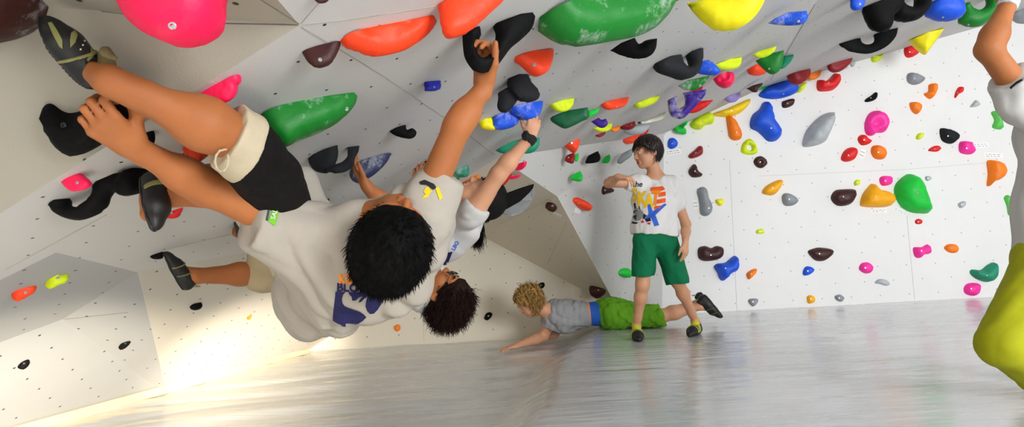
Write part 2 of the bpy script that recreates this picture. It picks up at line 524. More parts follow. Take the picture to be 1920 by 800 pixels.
    if bolt:
        bpx = (cx, cy) if bolt == 'c' else bolt
        tree = BVHTree.FromBMesh(bm); d = ray(*bpx)
        h = tree.ray_cast(CAM-c, d)
        if h[0] is not None:
            r = min(.0065, size*.10)
            key = round(r, 4)
            if key not in _bolts: _bolts[key] = bolt_mesh(r)
            b = link('bolt', _bolts[key], None, o)
            if color in ('black', 'charcoal') and c.y < 4.4:
                b.data = b.data.copy(); b.data.materials[0] = BOLTDARK
            nn = h[1] if h[1].dot(d) < 0 else -h[1]
            nn = (nn + w).normalized()
            b.matrix_local = Matrix.Translation(h[0]-nn*r*.15) @ nn.to_track_quat('Z', 'Y').to_matrix().to_4x4()
    bm.free()
    return o
h = hold
# near ceiling, left to right
h('brown', 'big round brown hold with white chalk patches, cut by the top left corner', '-75,-40 60,-60 88,-20 88,18 76,45 55,63 30,70 0,69 -50,60 -90,10', thick=.11, chalk=1, bolt=(-50, -40))
h('pink', 'huge glossy pink dome hold at the top left of the low ceiling', '205,-70 408,-70 | 402,-10 392,28 372,52 345,68 318,74 288,70 258,53 232,28 215,-8', thick=.10, bolt=(323, 48))
h('pink', 'ribbed pink shell hold above the front climber\'s raised shin', '365,185 405,160 448,139 | 447,152 441,158 441,166 436,178 424,190 402,194 380,192', dimples=[(428, 170, 6, .3), (420, 160, 4, .2)])
h('brown', 'brown slab hold left of the pitted fluorescent orange sloper', '566,98 600,84 639,78 | 637,90 625,113 612,122 595,125 578,117', bolt=(600, 112))
h('fluo', 'wide fluorescent orange sloper with pits along its upper face, near the top centre-left', '638,76 680,42 740,33 800,32 820,40 | 805,62 775,85 735,99 700,102 670,93 648,85', dimples=[(735, 82, 22, .35), (685, 60, 10, .2), (760, 45, 10, .2)])
h('fluo', 'fluorescent orange block hold at the top edge above the gripped black hook', '821,9 870,-14 955,-24 | 945,0 922,22 905,38 882,56 850,67 833,60 826,40', chalk=0)
GRIP = h('black', 'big black hook hold gripped by the front climber\'s right hand', '867,63 893,51 906,58 898,75 894,95 902,108 915,104 925,88 929,66 925,43 965,28 988,24 1004,30 | 998,52 980,72 958,90 943,110 928,128 905,137 885,129 872,110 868,88', thick=.03)
h('green', 'huge chalky green volume hold at the top right of centre', '1012,32 1050,8 1090,-8 1180,-25 1268,-12 | 1258,20 1245,36 1228,52 1195,68 1150,76 1100,80 1065,75 1045,64 1030,52 1018,42', chalk=1, dimples=[(1100, 66, 14, .2), (1150, 64, 14, .2)])
h('yellow', 'huge yellow teardrop hold at the top edge right of the green volume', '1275,-28 1440,-32 | 1434,0 1418,28 1395,48 1370,57 1345,57 1318,42 1297,20 1285,0 1279,-14')
h('brown', 'brown hold half cut by the top edge between the green volume and yellow teardrop', '1220,-14 1276,-18 | 1273,0 1250,6 1230,3')
h('brown', 'small brown hold cut by the top edge above the ceiling panel corner', '584,-12 624,-14 | 615,2 597,3')
h('black', 'black notched sloper hold under the huge green volume', '1128,81 1160,74 1190,70 1198,82 1212,75 1232,72 | 1230,90 1220,104 1200,110 1175,107 1150,97', dimples=[(1200, 84, 8, .4)])
h('fluo', 'fluorescent orange triangle hold right of the gripped black hook', '966,106 985,99 1038,94 | 1037,110 1030,130 1018,139 1005,136 985,120', bolt=(1001, 121))
h('charcoal', 'dark grey horn hold pointing down right, upper of a touching pair', '953,147 965,141 991,140 | 996,155 1008,168 1012,180 1003,189 985,188 972,180 962,168 955,155')
h('charcoal', 'dark grey horn hold pointing down left, lower of a touching pair', '931,164 945,158 966,156 978,168 | 970,188 960,202 948,211 936,208 932,198 934,182')
h('blue', 'chalky blue hold next to the small yellow one, behind the dark grey horns', '924,219 945,210 976,207 | 974,225 962,238 940,242 926,237 924,229', chalk=1)
GRIP3 = h('blue', 'chalky blue hold gripped by the hand with the black bracelet', '961,200 985,193 1018,191 | 1016,205 1008,220 992,223 975,214 966,208', chalk=1)
h('yellow', 'small lemon yellow hold left of the chalky blue pair', '898,229 905,224 922,221 | 926,234 928,243 912,242 902,238')
h('dgreen', 'long dark green bar hold right of the hand with the bracelet', '1031,209 1060,205 1102,201 | 1104,220 1090,228 1070,238 1058,241 1045,235 1032,225')
h('bgreen', 'small green leaf hold at the right tip of the dark green bar', '1102,204 1124,202 | 1120,212 1108,219 1103,218')
h('purple', 'dark purple bulbous hold under the tip of the dark green bar', '1103,223 1121,217 1127,224 1136,222 | 1140,232 1133,239 1124,239 1112,231', dark=1)
h('lime', 'lime crescent hold under the dark purple bulb', '1113,240 1130,236 1148,231 | 1146,241 1138,246 1126,246')
h('orange', 'small orange hold between the lime crescent and a red round hold', '1144,242 1162,235 | 1162,243 1152,247')
h('maroon', 'red round hold left of the pale grey disc', '1162,238 1172,231 1189,229 | 1190,238 1182,243 1170,242', bolt=(1184, 234))
h('lgrey', 'pale grey disc hold above the standing boy\'s head', '1171,244 1190,233 1213,232 | 1214,243 1203,251 1188,252 1178,249')
h('fluo', 'fluorescent orange plate hold just above the standing boy\'s hair', '1160,265 1180,251 1200,252 | 1194,263 1185,269 1170,267')
h('red', 'thin red plate hold squeezed between the grey disc and the boy\'s hair', '1195,253 1217,242 | 1213,251 1200,256')
h('maroon', 'tiny dark red hold below the lime crescent', '1116,254 1125,249 1135,247 | 1134,252 1125,257')
h('lime', 'lime scalloped shell hold above the dark green bar', '1033,195 1055,190 1076,185 | 1075,196 1068,205 1058,209 1045,206', dimples=[(1052, 200, 4, .3), (1064, 199, 4, .3)])
h('fluo', 'fluorescent orange half moon hold above the dark purple bulb', '1129,194 1150,187 1178,184 | 1175,195 1165,202 1145,205 1135,200', bolt=(1156, 200))
h('lime', 'lime wedge hold left of the purple horseshoe', '1190,195 1215,184 1236,180 | 1232,190 1218,198 1200,203 1194,200')
h('cream', 'long thin cream hold left of the purple horseshoe tip', '1190,231 1225,222 1252,209 | 1248,218 1240,224 1225,228 1205,232')
h('fluo', 'fluorescent orange pebble above the dark red pebble, centre of the ceiling\'s far slope', '1059,273 1070,265 1087,262 | 1085,275 1078,286 1068,281', bolt=(1072, 268))
h('maroon', 'dark red pebble touching a tiny green one below the fluorescent orange pebble', '1052,296 1062,289 1077,286 | 1078,297 1073,305 1062,303', bolt=(1066, 295))
h('bgreen', 'tiny green hold touching the dark red pebble', '1076,289 1085,287 | 1085,297 1080,302 1077,299')
h('black', 'black wedge hold with a green hold at its right end', '1087,302 1105,291 1121,283 | 1126,294 1120,302 1100,305')
h('bgreen', 'green hold tucked behind the right end of the black wedge', '1124,301 1130,292 1143,289 | 1145,297 1140,305 1128,305')
h('grey', 'long grey plate hold beside the standing boy\'s face', '1147,297 1165,287 1186,278 | 1185,290 1175,298 1163,306 1154,303')
h('bgreen', 'bright green horned hold left of the standing boy\'s elbow', '1063,334 1075,326 1088,320 | 1093,332 1088,339 1075,338')
h('pink', 'pink half moon hold right of the bracelet arm, upper of two', '960,313 972,304 986,302 | 984,311 975,319 965,318')
h('pink', 'thin pink sliver hold right of the bracelet arm, lower of two', '954,335 965,329 978,325 | 974,332 962,336')
h('red', 'long red blade hold behind the bracelet arm', '934,348 945,330 957,319 | 955,330 945,345 935,356')
h('teal', 'wide teal green plate hold behind the bracelet wrist', '920,272 940,265 985,260 1012,258 | 1010,275 1000,285 985,288 945,288 928,281')
h('royal', 'small dark blue wedge hold alone on the ceiling left of the climber\'s raised forearm', '796,154 826,151 | 825,167 800,169 798,161', bolt=(814, 163))
h('black', 'small black heart shaped hold alone in the middle of the ceiling', '730,246 745,239 761,234 | 763,243 773,240 781,247 778,256 768,260 750,257 737,252', thick=.03)
h('charcoal', 'dark grey hook hold, left half of a touching pair', '578,298 592,290 603,283 608,279 633,272 | 634,290 628,310 618,322 608,325 590,320 580,308', thick=.025)
h('charcoal', 'dark grey hook hold, right half of a touching pair', '651,276 674,273 | 672,285 666,295 663,310 655,318 640,324 620,322 612,318 628,308 640,304 650,295 653,285', thick=.022)
GRIP2 = h('navy', 'navy blue hold frosted with chalk, held by a hand from below', '664,309 690,296 734,287 | 725,305 705,325 690,335 675,342 660,338 655,325 658,315', chalk=1)
h('green', 'long green whale shaped hold behind the front climber\'s knee', '486,217 530,201 600,186 655,178 670,181 | 666,195 650,215 620,232 590,245 560,258 540,267 520,262 500,245', chalk=.4, bolt=(649, 204), thick=.09)
h('fluo', 'fluorescent red lump hold peeking between the front climber\'s two shins', '352,268 380,275 408,278 | 395,288 380,300 368,306 362,295')
h('pink', 'small pink cube-like hold above the big black ring hook at left', '116,343 132,332 150,325 | 162,335 167,345 158,354 138,359 125,353', bolt=(145, 342))
h('black', 'big black open ring hook hold at left, below the small pink one', '95,387 115,371 135,367 131,383 147,387 168,373 178,357 170,344 190,326 222,315 248,322 | 252,350 245,363 211,361 200,385 180,403 150,413 120,408 103,398', thick=.03)
h('black', 'black hook hold the front climber\'s lower foot stands on', '222,317 226,326 240,315 258,322 266,326 270,316 292,330 | 290,345 270,360 245,363 228,345', thick=.04)
GRIP1 = h('black', 'big black crescent hold under the front climber\'s left hand', '84,203 92,195 103,197 118,208 135,212 160,205 185,190 195,172 215,178 240,195 258,212 256,225 243,233 225,238 200,262 172,280 150,285 125,272 105,248 90,225', thick=.045, bolt=(120, 235))
h('black', 'small black wedge hold beside the front climber\'s left wrist', '260,257 275,250 288,245 | 289,260 282,272')
h('black', 'small black foothold under the toe of the far shoe', '281,481 290,474 308,472 | 305,484 292,486 284,484')
h('black', 'small black hold right of the far shoe on the pale lower wall', '357,573 366,568 376,570 | 378,577 370,580 361,578')
h('black', 'black angular hold in the middle of the grey lower left panel', '222,651 232,639 244,633 | 245,641 232,652')
h('black', 'black hold at the far lower left of the grey panel', '33,688 38,676 50,671 55,675 53,684 42,691')
h('fluo', 'fluorescent orange oval hold at the far left edge', '22,555 25,540 38,532 55,529 67,532 66,542 55,550 40,558 28,562', bolt=(48, 548))
h('lime', 'lime ribbed hold right of the orange oval on the left wall', '85,536 92,520 100,508 108,503 114,512 126,512 128,519 120,526 108,530 98,535', dimples=[(103, 520, 4, .3), (112, 518, 4, .3)])
h('orange', 'tiny orange hold below the far shoe\'s calf', '463,597 465,588 470,586 471,593 467,598')
h('orange', 'tiny square orange hold under the front climber\'s shirt', '740,611 748,608 751,616 745,621 740,618')
h('black', 'small black ring hold left of the blond boy', '908,597 911,588 918,585 923,588 921,594 914,600')
h('black', 'small black hold just behind the blond boy\'s curls', '1006,535 1013,530 1020,530 1021,536 1015,541 1008,540')
h('brown', 'smooth brown block hold above the lying boy\'s blue waistband', '1105,542 1108,535 1120,533 1138,534 1139,542 1132,552 1122,557 1110,551')
h('bgreen', 'bright green cone hold pointing left behind the standing boy\'s shorts', '1146,508 1155,504 1178,503 1184,512 1180,520 1165,518 1152,514', bolt=(1163, 512))
h('brown', 'brown hold right under the standing boy\'s raised elbow', '1123,352 1128,347 1138,349 1149,354 1148,360 1137,363 1128,365 1123,361')
h('fluo', 'long fluorescent orange sausage hold left of the standing boy', '1064,374 1068,368 1080,369 1098,377 1108,386 1105,394 1095,394 1080,386 1068,380')
h('brown', 'brown pear shaped hold with a paper tag, left of the orange sausage', '1023,386 1027,378 1038,376 1045,382 1044,390 1040,396 1030,393')
# back wall
h('blue', 'small round blue hold right of the standing boy\'s head', '1252,268 1255,260 1263,259 1270,266 1269,274 1260,279 1253,276')
h('maroon', 'dark red curved hold above the brown pyramid near the boy\'s shoulder', '1291,294 1293,289 1303,281 1310,274 1316,276 1317,287 1310,293 1297,297')
h('brown', 'brown pyramid hold right of the standing boy\'s shoulder', '1291,323 1294,315 1300,308 1305,311 1308,320 1316,326 1313,331 1298,332')
h('grey', 'tall grey bent sausage hold beside the standing boy\'s sleeve', '1307,360 1310,353 1320,351 1326,358 1328,370 1334,382 1334,396 1325,404 1314,401 1312,385 1310,372', bolt=(1329, 390))
h('yellow', 'tiny yellow hold right of the grey sausage', '1342,374 1356,373 1356,380 1350,386 1343,381')
h('lime', 'lime triangular ring hold with a hole through it', '1389,281 1393,268 1405,260 1414,267 1420,280 1417,288 1404,290 1392,287', hole='1399,276 1403,271 1409,275 1409,281 1403,282', thick=.03)
h('brown', 'brown hold with a central hollow below the lime ring', '1413,303 1418,295 1427,293 1436,300 1437,308 1428,315 1418,312', dimples=[(1425, 303, 4, .6)])
h('blue', 'big blue bell shaped hold on the upper back wall', '1407,228 1412,215 1424,205 1431,193 1441,193 1446,205 1450,225 1461,240 1463,253 1454,263 1440,264 1430,255 1420,246 1408,240', thick=.1, bolt=(1446, 240))
h('orange', 'tall orange carrot hold hanging from the long yellow one', '1362,219 1370,218 1378,226 1386,240 1390,252 1388,260 1377,263 1368,258 1365,245', bolt=(1381, 248))
h('gold', 'long yellow blade hold above the orange carrot', '1335,214 1365,203 1405,186 | 1400,200 1385,213 1365,219 1345,218')
h('lime', 'lime double lobed hold left of the long yellow blade', '1294,232 1305,222 1320,214 1332,212 1338,222 1335,232 1322,235 1312,243 1298,240', dimples=[(1318, 220, 6, .25)])
h('purple', 'chalky purple horseshoe hold hanging from the far ceiling', '1249,175 1273,171 1270,185 1268,198 1275,204 1284,195 1283,181 1280,174 1324,167 | 1322,178 1308,195 1292,212 1280,222 1265,222 1255,212 1252,195', chalk=1, thick=.05)
h('bgreen', 'bright green twisted hold under the purple horseshoe', '1278,218 1288,217 1287,228 1280,234 1286,242 1284,247 1264,243 1265,236 1275,234')
h('red', 'red blade hold behind the purple horseshoe', '1270,190 1300,192 1338,187 | 1325,200 1305,211 1285,211 1275,203')
h('pink', 'round pink hold of petal folds on the far ceiling', '1335,144 1345,132 1362,130 1375,135 | 1378,147 1372,160 1358,166 1345,160 1338,151', dimples=[(1352, 150, 4, .3), (1362, 145, 4, .3)])
h('green', 'green chalk-smeared hold beneath the dark grey hook on the far ceiling', '1263,153 1290,147 1332,141 | 1322,155 1308,167 1290,170 1275,164', chalk=1, bolt=(1313, 160))
h('pink', 'thin pink sliver hold between the green hold and the purple horseshoe', '1290,173 1318,162 | 1315,169 1300,174')
h('charcoal', 'big dark grey hook hold on the far ceiling over a blue one', '1228,119 1245,110 1277,108 1280,120 1288,126 1296,119 1293,105 1290,95 1316,92 | 1316,115 1312,132 1300,144 1282,148 1265,142 1240,133', thick=.06)
h('blue', 'chalky blue hold behind the big dark grey hook', '1279,119 1300,112 1328,112 | 1340,120 1351,133 1340,141 1320,140 1305,136', chalk=1)
h('lime', 'lime bar hold above the pink petal hold', '1340,121 1362,113 1388,108 | 1389,116 1385,126 1370,130 1352,128')
h('lavender', 'small pale lavender hold above the yellow blade', '1361,183 1375,177 1386,175 | 1386,184 1378,191 1368,190')
h('brown', 'brown knobbly hold left of the thin green strip', '1395,164 1410,158 1430,155 | 1429,160 1422,166 1420,172 1412,173 1405,169')
h('fluo', 'fluorescent orange hold left of the big green wedge', '1405,128 1412,122 1430,120 | 1437,135 1430,140 1418,140 1409,136')
h('lime', 'lime leaf hold overlapping the top of the green wedge', '1405,99 1425,92 1456,86 | 1452,96 1440,105 1425,109 1412,104')
h('green', 'big green wedge hold under the lime leaf', '1412,108 1440,101 1470,94 | 1468,115 1463,130 1452,139 1440,137 1425,124', bolt=(1442, 129))
h('teal', 'dull teal hold right of the big green wedge', '1468,106 1488,103 | 1482,117 1470,128 1465,126 1466,114')
h('bgreen', 'thin bright green strip hold above the long blue hold', '1423,166 1440,158 1461,153 | 1455,161 1440,165 1428,168')
h('blue', 'long blue hold under the half round dark red one', '1423,178 1445,160 1484,150 | 1495,165 1490,175 1465,184 1440,185', bolt=(1469, 176))
h('maroon', 'half round dark red hold overlapping the long blue hold', '1479,140 1495,134 1517,131 | 1517,141 1510,152 1498,159 1487,156 1482,148')
h('lime', 'lime hold peeking out right of the long blue hold', '1495,163 1511,154 | 1508,165 1500,173 1492,173')
h('orange', 'small orange leaf hold right of the half round dark red one', '1516,139 1530,134 1541,131 | 1537,142 1528,149 1516,148')
h('brown', 'small brown bean hold below the long blue hold', '1466,192 1470,189 1485,185 1489,189 1486,197 1475,202 1467,201')
h('maroon', 'dark red wing shaped hold on the ceiling edge', '1552,122 1570,116 1599,109 | 1595,118 1582,130 1568,136 1556,132')
h('red', 'red boomerang hold on the back wall just under the ceiling edge', '1533,151 1545,153 1555,148 1564,138 1572,145 1572,157 1562,168 1548,171 1533,169')
h('blue', 'long blue hold dusted with chalk at the top, left of the ceiling joint', '1429,34 1445,23 1475,19 1512,20 | 1515,33 1505,45 1480,48 1450,46 1436,41', chalk=1, bolt=(1497, 40))
h('lgrey', 'big pale grey leaf hold with crossing grooves', '1505,270 1510,250 1520,235 1540,217 1558,212 1559,225 1552,250 1545,265 1530,272 1510,275', dimples=[(1532, 240, 5, .2), (1520, 258, 5, .2)], bolt=(1544, 250))
h('lgrey', 'small pale grey hold behind the tip of the dark red wing', '1593,121 1606,112 | 1602,123 1597,126')
h('black', 'black seed shaped hold above the magenta ring', '1621,190 1624,185 1632,180 1641,173 1643,178 1640,187 1628,191')
h('magenta', 'big magenta ring hold with a deep central pocket', '1621,240 1623,225 1630,213 1642,208 1655,213 1662,225 1662,240 1655,248 1642,249 1635,254 1625,252', dimples=[(1642, 232, 8, .75)], thick=.08)
h('red', 'red comma shaped hold right under the magenta ring', '1608,262 1612,254 1620,253 1625,259 1633,264 1628,270 1615,272')
h('red', 'red round hold below left of the red comma', '1577,295 1582,284 1592,277 1603,278 1605,290 1600,299 1588,303 1579,301')
h('orange', 'orange egg shaped hold right of the red round hold', '1633,285 1636,274 1648,273 1657,280 1660,290 1655,298 1640,297')
h('grey', 'grey half dome hold high on the right of the back wall', '1700,145 1703,138 1712,137 1724,142 1732,149 1725,156 1712,159 1702,154')
h('orange', 'orange boot shaped hold, upper of two orange holds by the grey half dome', '1732,176 1740,172 1741,160 1749,157 1754,162 1752,175 1745,185 1738,183')
h('orange', 'orange nose shaped hold, lower of two orange holds by the grey half dome', '1705,196 1708,192 1718,192 1726,199 1723,210 1717,214 1709,208')
h('red', 'small red drop hold near the hanging climber\'s elbow', '1789,182 1792,171 1798,163 1804,166 1802,174 1795,177 1792,183')
h('lgrey', 'tiny grey hold near the hanging climber\'s sleeve', '1819,199 1824,193 1829,188 1836,196 1830,200 1820,201')
h('grass', 'pale green wavy hold beside the hanging climber\'s sleeve', '1858,212 1865,208 1876,209 1875,222 1878,240 1870,242 1860,238 1864,225')
h('lime', 'tiny lime hold left of the black shield', '1718,255 1722,250 1731,250 1728,258 1722,262 1717,260')
h('charcoal', 'black shield shaped hold right of the magenta ring', '1762,243 1770,241 1785,246 1795,256 1788,267 1778,269 1765,262')
h('red', 'small red tadpole hold below the black shield', '1740,282 1748,275 1758,273 1763,279 1757,284 1748,284')
h('magenta', 'magenta block hold right of the small red tadpole', '1800,266 1818,266 1820,272 1825,282 1820,289 1805,288 1798,282')
h('lime', 'small lime hook hold just under the ceiling edge', '1633,108 1636,103 1645,105 1654,102 1653,109 1643,116 1635,116')
h('red', 'red block hold behind the yellow fin at the ceiling edge', '1695,92 1700,88 1712,88 1722,98 1712,106 1702,108 1696,103')
h('yellow', 'sharp yellow fin hold on the ceiling edge at right', '1703,76 1735,62 1771,53 | 1760,70 1745,90 1734,103 1718,93')
h('black', 'black crescent hold under the big black volume at upper right', '1573,82 1600,76 1614,73 1616,79 1624,83 1633,82 1639,77 1640,67 1660,60 1684,52 | 1680,68 1665,85 1645,96 1625,101 1600,98 1585,91', thick=.05)
h('black', 'big black rounded volume hold left of the black arch at upper right', '1618,14 1650,0 1695,-8 | 1692,15 1675,30 1674,45 1665,57 1650,60 1635,52 1625,35', thick=.08)
h('black', 'big black arch hold cut by the top edge at upper right', '1672,2 1688,-6 1690,8 1705,14 1718,8 1722,-10 1744,-14 | 1740,15 1728,32 1710,40 1690,38 1677,28', thick=.06)
h('blue', 'big blue block hold between the black and green arches', '1738,8 1760,-4 1798,-10 | 1806,25 1795,36 1770,40 1745,32 1737,24', thick=.09, bolt=(1768, 32))
h('green', 'big green arch hold left of the hanging climber\'s wrist', '1797,12 1815,4 1822,15 1838,18 1850,8 1852,-8 1874,-12 | 1870,18 1855,38 1835,50 1812,49 1796,40 1800,28', thick=.07, bolt=(1816, 46))
h('grey', 'grey round hold behind the hanging climber\'s wrist', '1892,28 1915,18 1940,10 | 1938,38 1925,44 1908,44 1898,38')
h('blue', 'small blue hold cut by the top edge left of the black volume', '1596,-4 1624,-12 | 1621,10 1612,18 1602,18 1596,10', bolt=(1612, 8))
h('lgrey', 'tiny pale grey pebble right of the green half dome', '1735,331 1742,330 1746,335 1740,339 1735,337')
h('lgrey', 'small pale grey hold low right of the green half dome', '1796,383 1802,378 1809,378 1808,386 1800,390')
h('orange', 'orange crescent hold at the far right edge', '1850,346 1852,325 1850,303 1862,301 1875,306 1882,322 1875,335 1862,340 1855,348', bolt=(1868, 325))
h('grass', 'narrow green hold at the far right edge below the orange crescent', '1882,371 1890,366 1896,380 1897,400 1890,402 1887,385')
h('bgreen', 'large bright green half dome hold', '1677,362 1680,345 1693,332 1705,327 1718,335 1730,360 1740,395 1725,399 1705,396 1688,385', thick=.12, bolt=(1720, 362))
h('amber', 'amber triangular hold left of the large green half dome', '1613,383 1617,365 1628,350 1635,345 1645,355 1665,360 1673,372 1668,385 1645,388 1620,387')
h('brown', 'rough brown hold left of the amber triangle', '1558,372 1565,358 1580,355 1602,356 1601,370 1592,383 1570,385', facet=.6)
h('lime', 'tiny lime dot hold above the amber triangle', '1601,342 1605,337 1612,338 1611,345 1603,348')
h('magenta', 'small magenta knobbly hold above the amber triangle', '1649,335 1655,330 1670,331 1672,340 1668,346 1655,348 1650,343', facet=.5)
h('amber', 'amber pod shaped hold above the round grey hold', '1429,361 1435,350 1450,341 1463,337 1467,342 1460,355 1450,365 1438,365')
h('grey', 'round grey hold below the amber pod', '1466,370 1470,363 1480,363 1492,370 1495,378 1485,385 1470,384')
h('red', 'tiny red round hold under the large green half dome', '1716,413 1722,410 1728,413 1727,419 1720,420 1716,418')
h('magenta', 'magenta bow tie hold low on the back wall', '1712,465 1720,463 1728,463 1738,458 1742,465 1741,475 1730,477 1724,483 1715,480')
h('orange', 'orange oval hold right of the magenta bow tie', '1770,465 1777,458 1790,458 1795,465 1792,473 1780,473')
h('teal', 'teal horn shaped hold near the bent lime trouser knee', '1819,512 1822,505 1838,506 1850,497 1862,492 1865,503 1862,520 1850,528 1830,522', bolt=(1850, 516))
h('magenta', 'magenta shell hold just above the mat under the teal horn', '1807,540 1813,532 1825,530 1835,533 1833,547 1825,554 1810,550', dimples=[(1815, 540, 3, .3)])
h('brown', 'brown lip shaped hold above the small blue hold', '1515,471 1525,466 1538,464 1560,468 1558,478 1545,488 1530,488 1520,480')
h('blue', 'small blue hold under the brown lip', '1505,510 1510,500 1520,500 1526,506 1518,514 1508,516')
h('magenta', 'magenta flower like hold right of the brown lip', '1611,500 1616,493 1628,492 1635,500 1632,510 1622,512 1612,506')
h('lgrey', 'grey curved hold below right of the magenta flower', '1640,530 1648,523 1662,525 1667,533 1660,535 1650,532')
h('amber', 'small amber square hold just above the mat', '1513,556 1520,553 1527,557 1526,566 1515,568')
h('grey', 'small grey hold just above the mat, right of the amber square', '1565,555 1575,552 1582,558 1577,565 1568,562')
h('grey', 'small grey hold just above the mat, left of the amber square', '1403,565 1406,560 1420,560 1419,568 1411,574')
h('brown', 'glossy brown two lobed hold right of the standing boy\'s hand', '1309,478 1310,465 1322,461 1333,465 1343,461 1355,465 1355,478 1345,486 1325,489 1313,486', dimples=[(1332, 464, 5, .4)], bolt=(1333, 478))
h('blue', 'blue star shaped hold below the glossy brown one', '1339,500 1345,494 1360,492 1375,480 1382,485 1382,505 1370,512 1357,525 1350,522 1345,510')
h('orange', 'small orange bone shaped hold right of the blue star', '1400,512 1410,505 1418,504 1416,512 1405,523 1401,520')
h('lime', 'tiny lime hold below the amber pod', '1419,431 1430,429 1433,436 1425,438 1418,437')
# behind the climbers
h('teal', 'teal frosted hold upper of two left of the bracelet climber\'s face', '844,324 852,315 878,311 | 880,322 876,331 860,332 847,328', chalk=1)
h('green', 'green leaf hold lower of two left of the bracelet climber\'s face', '832,349 845,338 861,331 | 858,343 850,355 838,358')
h('red', 'small red hold beside the front climber\'s right sleeve', '840,362 851,356 | 853,371 846,368')
h('orange', 'orange block hold above the bracelet climber\'s chin', '870,346 878,336 895,326 898,338 885,347 872,354')
GRIP2B = h('black', 'black wedge hold behind the front climber\'s upper arm, held by fingers', '792,304 812,296 | 812,316 798,322')
h('black', 'small black wedge hold above the front climber\'s collar', '593,379 605,374 617,372 | 619,392 600,392')
h('bgreen', 'small bright green strip hold above the front climber\'s forehead', '638,389 650,382 662,378 | 662,386 645,391')
h('red', 'red hold behind the heel of the front climber\'s lower shoe', '300,402 315,395 342,382 338,400 325,407 310,406')

# paper tags under some holds
PAPER = simple('tag_paper', 'f0f0ee', .8, .02); INK = simple('tag_ink', '8a8b90', .8)
def paper_tag(px, py, wpx, hpx, rot, label):
    c, n = hitw(px, py); s = (c-CAM).length/FPX
    u = Vector((1, 0, 0)); u = (u-n*u.dot(n)).normalized(); v = n.cross(u)
    if v.z < 0: v = -v
    a = math.radians(rot); U = u*math.cos(a)+v*math.sin(a); V = v*math.cos(a)-u*math.sin(a)
    W2, H2 = wpx*s/2, hpx*s/2
    bm = bmesh.new()
    def box(x0, x1, y0, y1, z0, z1):
        q = [bm.verts.new(U*x+V*y+n*z) for z in (z0, z1) for (x, y) in ((x0, y0), (x1, y0), (x1, y1), (x0, y1))]
        for f in ((0, 3, 2, 1), (4, 5, 6, 7), (0, 1, 5, 4), (1, 2, 6, 5), (2, 3, 7, 6), (3, 0, 4, 7)): bm.faces.new([q[i] for i in f])
    box(-W2, W2, -H2, H2, 0, .0012)
    bmesh.ops.recalc_face_normals(bm, faces=bm.faces)
    me = bpy.data.meshes.new('paper'); bm.to_mesh(me); bm.free()
    o = link('paper_tag', me, PAPER, None, c); tag(o, label, 'paper tag')
    bm = bmesh.new()
    for j in range(2):
        x = -W2*.85
        while x < W2*.7:
            l = random.uniform(.12, .4)*W2
            box(x, min(x+l, W2*.85), H2*(.35-.8*j)-H2*.1, H2*(.35-.8*j)+H2*.12, .0013, .0017); x += l+W2*.15
    bmesh.ops.recalc_face_normals(bm, faces=bm.faces)
    me = bpy.data.meshes.new('ink'); bm.to_mesh(me); bm.free()
    link('handwriting', me, INK, o)
paper_tag(1043, 401, 20, 8, -8, 'small paper tag under the brown pear shaped hold')
paper_tag(1083, 395, 22, 8, -22, 'small tilted paper tag under the orange sausage hold')
paper_tag(1262, 285, 28, 10, 5, 'paper tag under the small round blue hold by the boy\'s head')
paper_tag(1304, 383, 8, 16, 0, 'upright paper tag left of the tall grey sausage hold')
paper_tag(1617, 288, 9, 14, -30, 'paper tag between the red round and orange egg holds')
paper_tag(1648, 395, 24, 7, 0, 'paper tag under the amber triangular hold')
paper_tag(1688, 396, 22, 6, -30, 'slanted paper tag at the foot of the green half dome')
paper_tag(1838, 272, 24, 7, 0, 'paper tag right of the magenta block hold')
paper_tag(1863, 291, 26, 7, -5, 'paper tag above the orange crescent hold at right')
